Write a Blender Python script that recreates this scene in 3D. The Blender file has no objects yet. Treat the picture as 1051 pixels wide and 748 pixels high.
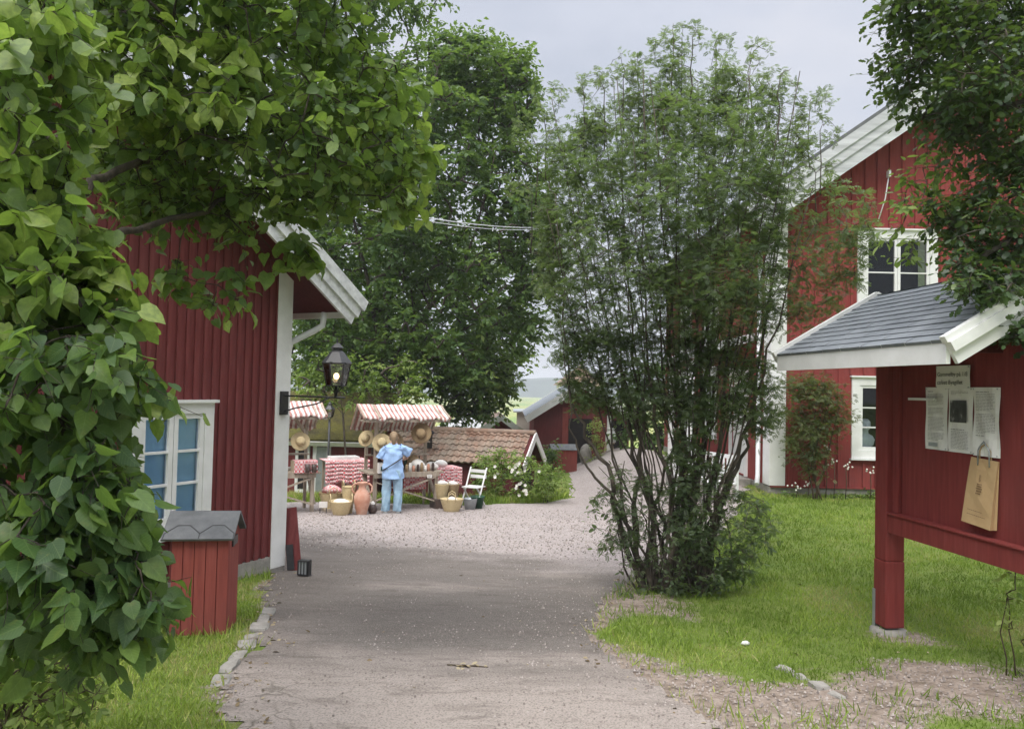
import bpy, math, random
import numpy as np
from mathutils import Matrix, Vector
random.seed(7); RNG = np.random.default_rng(11)
scene = bpy.context.scene; COL = scene.collection
R_ = math.radians

# ------------------------------------------------------------------ camera
W_PX, H_PX, F_PX = 1051.0, 748.0, 790.0
EYE = np.array([0.0, 0.0, 1.6])
cam_rot = Matrix.Rotation(R_(90 + 1.74), 3, 'X') @ Matrix.Rotation(R_(1.3), 3, 'Z')
CR = np.array(cam_rot)
cd = bpy.data.cameras.new('camera'); cam = bpy.data.objects.new('camera', cd); COL.objects.link(cam)
cam.matrix_world = Matrix.Translation(Vector(EYE)) @ cam_rot.to_4x4()
cd.sensor_width = 36; cd.lens = 36 * F_PX / W_PX; cd.clip_end = 6000; cd.clip_start = 0.05
scene.camera = cam

def ray(px, py):
    return CR @ np.array([(px - W_PX / 2) / F_PX, -(py - H_PX / 2) / F_PX, -1.0])
def P(px, py, Y):                       # surveyed point: sight line taken at a given distance
    d = ray(px, py); return EYE + d * (Y / d[1])
def sstep(a, b, x):
    t = np.clip((x - a) / (b - a), 0, 1); return t * t * (3 - 2 * t)

# ------------------------------------------------------------------ terrain height
_yy = np.arange(-40, 2600, 0.25)
def _prof(pts):
    p = np.array(pts); v = np.interp(_yy, p[:, 0], p[:, 1])
    k = np.ones(9) / 9; vp = np.pad(v, 4, mode='edge'); return np.convolve(vp, k, 'valid')
PC = _prof([(-40, .9), (-20, .8), (0, 0), (4, -.26), (10.9, -.70), (16, -1.04), (20, -1.2), (28, -1.35), (36, -1.6), (45, -2.6), (70, -7), (120, -12), (2600, -12)])
PL = _prof([(-40, .9), (-20, .8), (0, 0), (4, -.26), (10.9, -.70), (16, -1.04), (18.6, -1.06), (21.5, -2.1), (30, -2.7), (45, -3.6), (70, -7), (120, -12), (2600, -12)])
PR = _prof([(-40, .9), (-20, .8), (0, 0), (4, -.26), (6.4, -.415), (9, -.41), (14.5, -.26), (24, -.26), (34, -.9), (45, -2.6), (70, -7), (120, -12), (2600, -12)])
def g(x, y):
    x = np.asarray(x, float); y = np.asarray(y, float)
    c = np.interp(y, _yy, PC); l = np.interp(y, _yy, PL); r = np.interp(y, _yy, PR)
    wl = sstep(1.2, -0.8, x); wr = sstep(2.0, 4.4, x)
    z = c + wl * (l - c); z = z + wr * (r - z)
    return z + .012 * np.sin(x * 2.1 + 1.3 * y) * np.sin(y * 1.7 - .6 * x) 
def G(px, py):                          # where a sight line meets the ground
    d = ray(px, py); t = 0.5
    for i in range(4000):
        p = EYE + d * t
        if p[2] < g(p[0], p[1]): break
        t += 0.02
    return EYE + d * t

def vnoise(x, y, s, seed=0):            # value noise for masks
    x = np.asarray(x) * s; y = np.asarray(y) * s
    xi = np.floor(x).astype(int); yi = np.floor(y).astype(int); fx = x - xi; fy = y - yi
    fx = fx * fx * (3 - 2 * fx); fy = fy * fy * (3 - 2 * fy)
    def h(i, j):
        n = (i * 374761393 + j * 668265263 + seed * 1442695041) & 0x7fffffff
        n = ((n ^ (n >> 13)) * 1274126177) & 0x7fffffff
        return ((n ^ (n >> 16)) & 0xffff) / 65535.0
    return (h(xi, yi) * (1 - fx) + h(xi + 1, yi) * fx) * (1 - fy) + (h(xi, yi + 1) * (1 - fx) + h(xi + 1, yi + 1) * fx) * fy
def fnoise(x, y, s, seed=0):
    return .55 * vnoise(x, y, s, seed) + .3 * vnoise(x, y, s * 2.1, seed + 1) + .15 * vnoise(x, y, s * 4.3, seed + 2)

# ------------------------------------------------------------------ materials
def newmat(name):
    m = bpy.data.materials.new(name); m.use_nodes = True
    nt = m.node_tree; b = nt.nodes['Principled BSDF']; return m, nt, b
def N(nt, t, **kw):
    n = nt.nodes.new(t)
    for k, v in kw.items():
        if k in n.inputs: n.inputs[k].default_value = v
        else: setattr(n, k, v)
    return n
def rgba(c): return (c[0], c[1], c[2], 1)
def mixc(nt, fac, a, b, mode='MIX'):
    n = nt.nodes.new('ShaderNodeMix'); n.data_type = 'RGBA'; n.blend_type = mode
    for s, v in ((0, fac), (6, a), (7, b)):
        if hasattr(v, 'is_linked') or isinstance(v, bpy.types.NodeSocket): nt.links.new(v, n.inputs[s])
        elif s == 0: n.inputs[0].default_value = v
        else: n.inputs[s].default_value = rgba(v)
    return n.outputs[2]
def ramp(nt, fac, stops):
    n = nt.nodes.new('ShaderNodeValToRGB'); nt.links.new(fac, n.inputs[0]); e = n.color_ramp.elements
    while len(e) < len(stops): e.new(.5)
    for el, (p, c) in zip(e, stops):
        el.position = p; el.color = rgba(c) if hasattr(c, '__len__') else (c, c, c, 1)
    return n.outputs[0]
def coords(nt, scale=(1, 1, 1), kind='Object', rot=(0, 0, 0)):
    t = nt.nodes.new('ShaderNodeTexCoord'); m = nt.nodes.new('ShaderNodeMapping')
    m.inputs['Scale'].default_value = scale; m.inputs['Rotation'].default_value = rot
    nt.links.new(t.outputs[kind], m.inputs[0]); return m.outputs[0]
def noise(nt, vec, scale, detail=5, rough=.6):
    n = N(nt, 'ShaderNodeTexNoise', Scale=scale, Detail=detail, Roughness=rough); nt.links.new(vec, n.inputs[0]); return n.outputs[0]
def bump(nt, b, h, strength=.3, dist=.01):
    n = N(nt, 'ShaderNodeBump', Strength=strength, Distance=dist); nt.links.new(h, n.inputs['Height']); nt.links.new(n.outputs[0], b.inputs['Normal'])
def mat(name, c1, c2=None, rough=.7, scale=6, stretch=(1, 1, 1), spec=.3, metal=0, bmp=.15, bscale=40, lo=.35, hi=.65, dist=.004):
    m, nt, b = newmat(name); c2 = c2 or tuple(x * .72 for x in c1)
    v = coords(nt, stretch); n = noise(nt, v, scale)
    nt.links.new(ramp(nt, n, [(lo, c1), (hi, c2)]), b.inputs['Base Color'])
    b.inputs['Roughness'].default_value = rough; b.inputs['Specular IOR Level'].default_value = spec; b.inputs['Metallic'].default_value = metal
    if bmp: bump(nt, b, noise(nt, v, bscale), bmp, dist)
    return m

MAT = {}
def wood_paint(name, c, c2, streak=(14, 14, 1.2)):
    m, nt, b = newmat(name); v = coords(nt, streak); v2 = coords(nt)
    a = ramp(nt, noise(nt, v, 2.2, 6), [(.25, tuple(x * 1.12 + .012 for x in c)), (.5, c), (.72, c2)])
    f = ramp(nt, noise(nt, v2, 1.1, 4), [(.42, 0), (.75, .55)])
    c3 = tuple(x * .62 + .02 for x in c)
    nt.links.new(mixc(nt, f, a, c3), b.inputs['Base Color'])
    b.inputs['Roughness'].default_value = .85; b.inputs['Specular IOR Level'].default_value = .2
    bump(nt, b, noise(nt, v, 9, 4), .35, .004); return m
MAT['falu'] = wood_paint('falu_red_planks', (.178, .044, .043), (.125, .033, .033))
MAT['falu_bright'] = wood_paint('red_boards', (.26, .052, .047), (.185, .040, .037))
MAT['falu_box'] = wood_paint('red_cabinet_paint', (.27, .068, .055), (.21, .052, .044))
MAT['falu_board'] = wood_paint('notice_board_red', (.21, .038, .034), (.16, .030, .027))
MAT['soffit'] = wood_paint('dark_soffit_and_shade', (.10, .022, .022), (.07, .016, .017))  # dark red boards; also the painted shade under the notice board roof
MAT['white'] = mat('white_paint', (.80, .80, .79), (.68, .68, .66), .55, 3, (1, 1, 1), .35, bmp=.1)
MAT['white_old'] = mat('weathered_white', (.72, .73, .73), (.50, .51, .51), .6, 2.2, (1, 6, 6), .3, bmp=.2)
MAT['white_worn'] = mat('worn_grey_white', (.66, .67, .69), (.40, .41, .42), .7, 1.7, (.8, 7, 7), .2, bmp=.3, lo=.3, hi=.7)
MAT['cream'] = mat('pale_plaster', (.78, .78, .74), (.66, .66, .62))
MAT['metal_white'] = mat('white_pipe', (.76, .77, .78), (.66, .67, .68), .35, bmp=0)
MAT['black'] = mat('black_iron', (.018, .018, .02), (.03, .03, .032), .45, 20, spec=.5, bmp=.1)
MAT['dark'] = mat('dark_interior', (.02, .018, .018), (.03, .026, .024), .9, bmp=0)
MAT['stone'] = mat('grey_stone', (.34, .32, .29), (.22, .21, .19), .9, 7, bmp=.6, bscale=25, dist=.02)
MAT['brick'] = None
MAT['oldwood'] = mat('grey_weathered_wood', (.42, .36, .29), (.27, .22, .17), .85, 4, (8, 8, 1), bmp=.3)
MAT['palewood'] = mat('pale_wood', (.55, .46, .34), (.42, .33, .23), .8, 4, (8, 8, 1), bmp=.3)
MAT['zinc'] = mat('zinc', (.42, .45, .47), (.33, .36, .38), .4, 8, metal=.5, bmp=.05)
MAT['green_pot'] = mat('dark_green_pot', (.03, .09, .05), (.02, .06, .035), .5)
MAT['paper'] = mat('printed_paper', (.80, .80, .77), (.74, .74, .71), .7, 3, bmp=.15, bscale=6, dist=.01)
MAT['kraft'] = mat('kraft_paper', (.52, .36, .19), (.46, .31, .16), .8, 5, bmp=.3, bscale=12, dist=.01)
MAT['ink'] = mat('ink', (.03, .03, .03), rough=.7, bmp=0)
MAT['ink_soft'] = mat('grey_print', (.36, .36, .35), rough=.7, bmp=0)
MAT['brown_ink'] = mat('brown_print', (.16, .09, .045), rough=.7, bmp=0)
MAT['straw'] = mat('straw', (.62, .51, .31), (.47, .37, .20), .8, 30, (1, 1, 6), bmp=.6, bscale=60)
MAT['straw_dark'] = mat('brown_straw', (.38, .28, .16), (.26, .18, .10), .8, 30, (1, 1, 6), bmp=.6, bscale=60)
MAT['terracotta'] = mat('terracotta', (.50, .24, .16), (.62, .42, .33), .75, 5, bmp=.3, lo=.4, hi=.72)
MAT['linen'] = mat('white_linen', (.80, .78, .74), (.70, .68, .64), .9, 12, bmp=.5, bscale=30, dist=.01)
MAT['bark'] = mat('bark', (.085, .068, .052), (.045, .038, .03), .95, 6, (4, 4, 1), bmp=.8, bscale=30, dist=.02)
MAT['bark_grey'] = mat('grey_bark', (.12, .10, .08), (.05, .042, .034), .95, 6, (3, 3, 1), bmp=.8, bscale=30, dist=.02)
MAT['bark_shrub'] = mat('shrub_bark', (.15, .125, .10), (.06, .05, .042), .95, 5, (2, 2, 1), bmp=.8, bscale=30, dist=.02)
MAT['twig'] = mat('twig_bark', (.10, .075, .045), (.06, .045, .03), .9, 10, bmp=.3)
MAT['denim'] = mat('pale_denim', (.36, .52, .64), (.28, .43, .56), .9, 14, bmp=.4, bscale=30)
MAT['shirt'] = mat('light_blue_cotton', (.36, .53, .80), (.30, .46, .72), .9, 9, bmp=.4, bscale=20)
MAT['skin'] = mat('skin', (.58, .36, .26), (.52, .31, .22), .6, bmp=0)
MAT['hair'] = mat('dark_blond_hair', (.30, .22, .13), (.17, .11, .065), .6, 20, (1, 1, 8), bmp=.6)
MAT['shoe'] = mat('white_shoe', (.6, .6, .6), rough=.6)
MAT['ceramic'] = mat('dark_ceramic', (.06, .045, .04), (.1, .07, .06), .3, 10)
MAT['plaster'] = mat('white_plaster', (.8, .8, .78), rough=.6)
MAT['blossom'] = mat('white_petals', (.85, .84, .80), (.8, .78, .70), .7, bmp=0)
MAT['blue_back'] = mat('blue_backing', (.48, .70, .88), (.40, .62, .82), .8, 3, bmp=0)  # plain blue sheet set behind the left house panes
MAT['curtain'] = mat('grey_curtain', (.25, .26, .26), (.06, .06, .06), .9, 3, bmp=0)

def glass_mat(name, tint=(.9, .95, 1), refl=.12):
    m, nt, b = newmat(name); nt.nodes.remove(b)
    o = nt.nodes['Material Output']; t = N(nt, 'ShaderNodeBsdfTransparent', Color=rgba(tint)); gl = N(nt, 'ShaderNodeBsdfGlossy', Roughness=.02)
    fr = N(nt, 'ShaderNodeFresnel', IOR=1.35); mx = nt.nodes.new('ShaderNodeMixShader')
    ad = N(nt, 'ShaderNodeMath', operation='ADD'); ad.inputs[1].default_value = refl; nt.links.new(fr.outputs[0], ad.inputs[0])
    nt.links.new(ad.outputs[0], mx.inputs[0]); nt.links.new(t.outputs[0], mx.inputs[1]); nt.links.new(gl.outputs[0], mx.inputs[2]); nt.links.new(mx.outputs[0], o.inputs[0]); return m
MAT['glass'] = glass_mat('window_glass', (.92, .96, 1), .0); MAT['glass_lamp'] = glass_mat('lantern_glass', (.95, .95, .95), .08)

def stripes_mat(name, axis, freq, c1, c2):
    m, nt, b = newmat(name); v = coords(nt); s = nt.nodes.new('ShaderNodeSeparateXYZ'); nt.links.new(v, s.inputs[0])
    mu = N(nt, 'ShaderNodeMath', operation='MULTIPLY'); mu.inputs[1].default_value = freq; nt.links.new(s.outputs[axis], mu.inputs[0])
    fr = N(nt, 'ShaderNodeMath', operation='FRACT'); nt.links.new(mu.outputs[0], fr.inputs[0])
    gt = N(nt, 'ShaderNodeMath', operation='GREATER_THAN'); gt.inputs[1].default_value = .5; nt.links.new(fr.outputs[0], gt.inputs[0])
    nt.links.new(mixc(nt, gt.outputs[0], c1, c2), b.inputs['Base Color']); b.inputs['Roughness'].default_value = .9
    bump(nt, b, noise(nt, v, 6), .3, .02); return m, nt, b
MAT['awning'] = stripes_mat('striped_awning_cloth', 0, 1 / .10, (.80, .76, .71), (.46, .24, .21))[0]
def checks_mat(name, s=16):
    m, nt, b = newmat(name); v = coords(nt)
    sc = N(nt, 'ShaderNodeTexChecker', Scale=s, Color1=(.80, .74, .72, 1), Color2=(.62, .05, .07, 1)); nt.links.new(v, sc.inputs[0])
    n = noise(nt, v, 9); nt.links.new(mixc(nt, ramp(nt, n, [(.4, .1), (.6, .8)]), sc.outputs[0], (.74, .42, .42)), b.inputs['Base Color'])
    b.inputs['Roughness'].default_value = .9; bump(nt, b, noise(nt, v, 12), .5, .02); return m
MAT['checks'] = checks_mat('red_white_checks', 22)

def brick_mat():
    m, nt, b = newmat('red_brick'); v = coords(nt)
    t = N(nt, 'ShaderNodeTexBrick', Scale=4, Color1=(.40, .11, .07, 1), Color2=(.32, .09, .06, 1), Mortar=(.42, .38, .34, 1)); nt.links.new(v, t.inputs[0])
    nt.links.new(t.outputs[0], b.inputs['Base Color']); b.inputs['Roughness'].default_value = .9; return m
MAT['brick'] = brick_mat()
def slate_mat():
    m, nt, b = newmat('grey_slate_shingles'); v = coords(nt)
    nt.links.new(ramp(nt, noise(nt, v, 5, 6), [(.3, (.23, .25, .275)), (.7, (.145, .16, .18))]), b.inputs['Base Color'])
    b.inputs['Roughness'].default_value = .7; bump(nt, b, noise(nt, v, 120), .25, .003); return m
MAT['slate'] = slate_mat()
def tile_mat():
    m, nt, b = newmat('clay_pantiles'); v = coords(nt)
    a = N(nt, 'ShaderNodeTexVoronoi', Scale=5); nt.links.new(v, a.inputs[0])
    s = nt.nodes.new('ShaderNodeSeparateXYZ'); nt.links.new(a.outputs['Color'], s.inputs[0])
    c = ramp(nt, s.outputs[0], [(.1, (.25, .15, .105)), (.5, (.36, .25, .19)), (.9, (.20, .14, .11))])
    nt.links.new(mixc(nt, ramp(nt, noise(nt, v, 1.6), [(.45, 0), (.65, .75)]), c, (.27, .235, .19)), b.inputs['Base Color'])
    b.inputs['Roughness'].default_value = .9; bump(nt, b, noise(nt, v, 30), .3, .01); return m
MAT['tile'] = tile_mat()
MAT['moss'] = mat('mossy_roof', (.13, .12, .03), (.06, .05, .028), .95, 2.6, bmp=.9, bscale=22, dist=.05)
MAT['shingle_hex'] = mat('grey_roofing_felt', (.16, .165, .17), (.11, .115, .12), .85, 8, bmp=.5, bscale=150)

# ------------------------------------------------------------------ mesh builder
class F:                                 # a local frame: origin and three axes
    def __init__(s, o, u, v, w): s.o, s.u, s.v, s.w = [np.asarray(a, float) for a in (o, u, v, w)]
    def p(s, a, b, c): return s.o + s.u * a + s.v * b + s.w * c
WORLD = F((0, 0, 0), (1, 0, 0), (0, 1, 0), (0, 0, 1))
class MB:
    def __init__(s): s.v = []; s.f = []; s.sm = []
    def face(s, pts, smooth=False):
        n = len(s.v); s.v += [tuple(p) for p in pts]; s.f.append(tuple(range(n, n + len(pts)))); s.sm.append(smooth)
    def box(s, a0, a1, b0, b1, c0, c1, fr=WORLD, bev=0):
        n = len(s.v)
        for a in (a0, a1):
            for b in (b0, b1):
                for c in (c0, c1): s.v.append(tuple(fr.p(a, b, c)))
        for q in ((0, 1, 3, 2), (4, 6, 7, 5), (0, 4, 5, 1), (2, 3, 7, 6), (0, 2, 6, 4), (1, 5, 7, 3)): s.f.append(tuple(n + i for i in q)); s.sm.append(False)
        return s
    def prism(s, poly, c0, c1, fr=WORLD):  # polygon in (a, b), thickness along w
        n = len(s.v); k = len(poly)
        for c in (c0, c1):
            for a, b in poly: s.v.append(tuple(fr.p(a, b, c)))
        s.f.append(tuple(range(n + k - 1, n - 1, -1))); s.f.append(tuple(range(n + k, n + 2 * k))); s.sm += [False, False]
        for i in range(k):
            j = (i + 1) % k; s.f.append((n + i, n + j, n + k + j, n + k + i)); s.sm.append(False)
        return s
    def bar(s, p, q, w, h=None, up=(0, 0, 1)):
        p = np.asarray(p, float); q = np.asarray(q, float); h = h or w; d = q - p; L = np.linalg.norm(d); d /= L
        up = np.asarray(up, float)
        if abs(d @ up) > .97: up = np.array((0, 1, 0.))
        x = np.cross(d, up); x /= np.linalg.norm(x); z = np.cross(x, d)
        return s.box(-w / 2, w / 2, 0, L, -h / 2, h / 2, F(p, x, d, z))
    def tube(s, pts, rad, n=8, cap=True):
        pts = [np.asarray(p, float) for p in pts]; k = len(pts)
        if not hasattr(rad, '__len__'): rad = [rad] * k
        b0 = len(s.v); x = None
        for i in range(k):
            t = pts[min(i + 1, k - 1)] - pts[max(i - 1, 0)]; t = t / (np.linalg.norm(t) + 1e-9)
            if x is None:
                a = np.array((0, 0, 1.)) if abs(t[2]) < .9 else np.array((1., 0, 0)); x = np.cross(t, a)
            x = x - t * (x @ t); x /= np.linalg.norm(x) + 1e-9; y = np.cross(t, x)
            for j in range(n):
                th = 2 * math.pi * j / n; s.v.append(tuple(pts[i] + rad[i] * (math.cos(th) * x + math.sin(th) * y)))
        for i in range(k - 1):
            for j in range(n):
                q = (j + 1) % n; s.f.append((b0 + i * n + j, b0 + i * n + q, b0 + (i + 1) * n + q, b0 + (i + 1) * n + j)); s.sm.append(True)
        if cap:
            s.f.append(tuple(b0 + j for j in range(n - 1, -1, -1))); s.f.append(tuple(b0 + (k - 1) * n + j for j in range(n))); s.sm += [False, False]
        return s
    def lathe(s, prof, c=(0, 0, 0), n=20, sx=1, sy=1, tilt=None):
        b0 = len(s.v); c = np.asarray(c, float); M = np.eye(3) if tilt is None else np.array(tilt)
        for r, z in prof:
            for j in range(n):
                th = 2 * math.pi * j / n; s.v.append(tuple(c + M @ np.array((r * sx * math.cos(th), r * sy * math.sin(th), z))))
        for i in range(len(prof) - 1):
            for j in range(n):
                q = (j + 1) % n; s.f.append((b0 + i * n + j, b0 + i * n + q, b0 + (i + 1) * n + q, b0 + (i + 1) * n + j)); s.sm.append(True)
        return s
    def ball(s, c, r, n=10, sx=1, sy=1, sz=1, jit=0):
        b0 = len(s.v); c = np.asarray(c, float); m = n // 2 + 1
        for i in range(m + 1):
            ph = math.pi * i / m
            for j in range(n):
                th = 2 * math.pi * j / n; k = 1 + jit * (random.random() - .5)
                s.v.append((c[0] + k * r * sx * math.sin(ph) * math.cos(th), c[1] + k * r * sy * math.sin(ph) * math.sin(th), c[2] + k * r * sz * math.cos(ph)))
        for i in range(m):
            for j in range(n):
                q = (j + 1) % n; s.f.append((b0 + i * n + j, b0 + (i + 1) * n + j, b0 + (i + 1) * n + q, b0 + i * n + q)); s.sm.append(True)
        return s

def root_matrix(o):
    while o.parent: o = o.parent
    return np.array(Matrix.Translation(o.location) @ o.rotation_euler.to_matrix().to_4x4())
def obj(name, mb, m, parent=None, world=True, bevel=0, label=None):
    v = mb.v
    if parent is not None and world and v:
        inv = np.linalg.inv(root_matrix(parent)); a = np.array(v); v = (a @ inv[:3, :3].T + inv[:3, 3]).tolist()
    me = bpy.data.meshes.new(name); me.from_pydata(v, [], mb.f); me.polygons.foreach_set('use_smooth', mb.sm); me.update()
    o = bpy.data.objects.new(name, me); COL.objects.link(o); me.materials.append(MAT[m] if isinstance(m, str) else m)
    if parent is not None: o.parent = parent
    if label: o['label'] = label
    if bevel:
        b = o.modifiers.new('bevel', 'BEVEL'); b.width = bevel; b.segments = 2; b.limit_method = 'ANGLE'
    return o
def tag(o, label=None, cat=None, group=None, kind=None):
    if label: o['label'] = label
    if cat: o['category'] = cat
    if group: o['group'] = group
    if kind: o['kind'] = kind
    return o
def thing(name, label, cat, loc=(0, 0, 0), rz=0, group=None):
    o = bpy.data.objects.new(name, None); COL.objects.link(o); o.location = [float(q) for q in loc]; o.rotation_euler = (0, 0, rz); o.empty_display_size = .1
    return tag(o, label, cat, group)
def copy_tree(o, parent=None):
    c = o.copy(); COL.objects.link(c)
    if parent is not None: c.parent = parent
    for ch in list(o.children): copy_tree(ch, c)
    return c
# ------------------------------------------------------------------ ground, driveway, sky
def grid_mesh(name, xs, ys, zf, m, attrs=None, mask=None):
    X, Y = np.meshgrid(xs, ys); Z = zf(X, Y); nx, ny = len(xs), len(ys)
    v = np.stack([X, Y, Z], -1).reshape(-1, 3); i = np.arange(nx * ny).reshape(ny, nx)
    f = np.stack([i[:-1, :-1], i[:-1, 1:], i[1:, 1:], i[1:, :-1]], -1).reshape(-1, 4)
    if mask is not None:
        k = mask(X, Y).reshape(-1); f = f[k[f].all(1)]
    me = bpy.data.meshes.new(name); me.from_pydata(v.tolist(), [], f.tolist()); me.polygons.foreach_set('use_smooth', [True] * len(f))
    for nm, fn in (attrs or {}).items():
        a = me.attributes.new(nm, 'FLOAT', 'POINT'); a.data.foreach_set('value', np.asarray(fn(X, Y), np.float32).reshape(-1))
    o = bpy.data.objects.new(name, me); COL.objects.link(o); me.materials.append(m); return o

# driveway outline: left and right edge by distance
LE = np.array([(-6, -1.2), (2, -1.35), (4.2, -1.55), (5.2, -1.80), (6.3, -2.12), (7.5, -2.40), (9.0, -2.62), (9.4, -3.2), (9.8, -4.6), (10.4, -7), (12, -9), (15.5, -9), (17.2, -5), (17.35, -1.0), (17.5, -.4), (18.0, .2), (19.0, 1.1), (20.2, 1.55), (24, 1.9), (30, 2.1), (40, 2.1)])
RE = np.array([(-6, 1.6), (3, 1.35), (4.2, 1.2), (4.8, 1.05), (6, .82), (7.0, .86), (8.2, 1.1), (9.5, 1.9), (11, 2.8), (13, 3.9), (15, 4.6), (17, 4.6), (20, 4.5), (30, 5), (40, 5)])
def edges(y):
    return np.interp(y, LE[:, 0], LE[:, 1]), np.interp(y, RE[:, 0], RE[:, 1])
def on_drive(x, y, grow=0.0):
    l, r = edges(y); j = (fnoise(x, y, 1.7, 5) - .5) * .45 + (fnoise(x, y, 7, 15) - .5) * .16
    return np.minimum(x - l, r - x) + j + grow      # > 0 inside
def dirt(x, y):                          # bare soil beside the drive, by the notice board
    a = np.exp(-(((x - 1.75) / .95) ** 2 + ((y - 4.75) / .62) ** 2)); b = np.exp(-(((x - 3.1) / .9) ** 2 + ((y - 5.35) / .55) ** 2))
    c = np.exp(-(((x - 3.3) / .35) ** 2 + ((y - 6.5) / .3) ** 2)) * .8; d = np.exp(-(((x - 1.35) / .6) ** 2 + ((y - 7.6) / .7) ** 2)) * .75
    e = np.exp(-np.clip(-on_drive(x, y), 0, 9) / .14) * np.where(x < 0, .35, .75) * (y < 11)
    return np.clip((a + b + c + d + e) * 1.25 - .1 + (fnoise(x, y, 2.3, 40) - .5) * 1.1, 0, 1) * (y > 2)

def ground_material():
    m, nt, b = newmat('lawn_and_soil'); v = coords(nt)
    at = N(nt, 'ShaderNodeAttribute', attribute_name='dirt')
    gcol = ramp(nt, noise(nt, v, 2.6, 7), [(.3, (.12, .18, .04)), (.55, (.16, .21, .05)), (.75, (.20, .21, .08))])
    far = N(nt, 'ShaderNodeAttribute', attribute_name='far')
    fcol = ramp(nt, noise(nt, coords(nt, (.02, .004, 1)), 2.0, 3), [(.35, (.20, .27, .06)), (.5, (.30, .31, .09)), (.62, (.15, .24, .05))])
    gcol = mixc(nt, far.outputs['Fac'], gcol, fcol)
    d = ramp(nt, noise(nt, v, 9, 8), [(.3, (.165, .13, .10)), (.5, (.28, .225, .185)), (.62, (.34, .28, .235)), (.75, (.44, .375, .325))])
    ad = N(nt, 'ShaderNodeMath', operation='ADD'); nt.links.new(at.outputs['Fac'], ad.inputs[0])
    n2 = N(nt, 'ShaderNodeMath', operation='MULTIPLY_ADD'); n2.inputs[1].default_value = .9; n2.inputs[2].default_value = -.45; nt.links.new(noise(nt, v, 11, 6), n2.inputs[0]); nt.links.new(n2.outputs[0], ad.inputs[1])
    nt.links.new(mixc(nt, ramp(nt, ad.outputs[0], [(.35, 0), (.6, 1)]), gcol, d), b.inputs['Base Color'])
    b.inputs['Roughness'].default_value = .95; b.inputs['Specular IOR Level'].default_value = .1
    bump(nt, b, noise(nt, v, 35, 8), .8, .03); return m
def _axis(lo, hi, st, far_lo, far_hi):
    a = list(np.arange(lo, hi, st)); s = st
    while a[-1] < far_hi: s *= 1.25; a.append(a[-1] + s)
    s = st; b = [lo]
    while b[-1] > far_lo: s *= 1.25; b.append(b[-1] - s)
    return np.array(b[:0:-1] + a)
ter = grid_mesh('ground', _axis(-7, 9, .12, -900, 900), _axis(1.5, 22, .12, -35, 2500), g, ground_material(), {'dirt': dirt, 'far': lambda x, y: sstep(40, 90, y)})
tag(ter, kind='structure')

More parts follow.
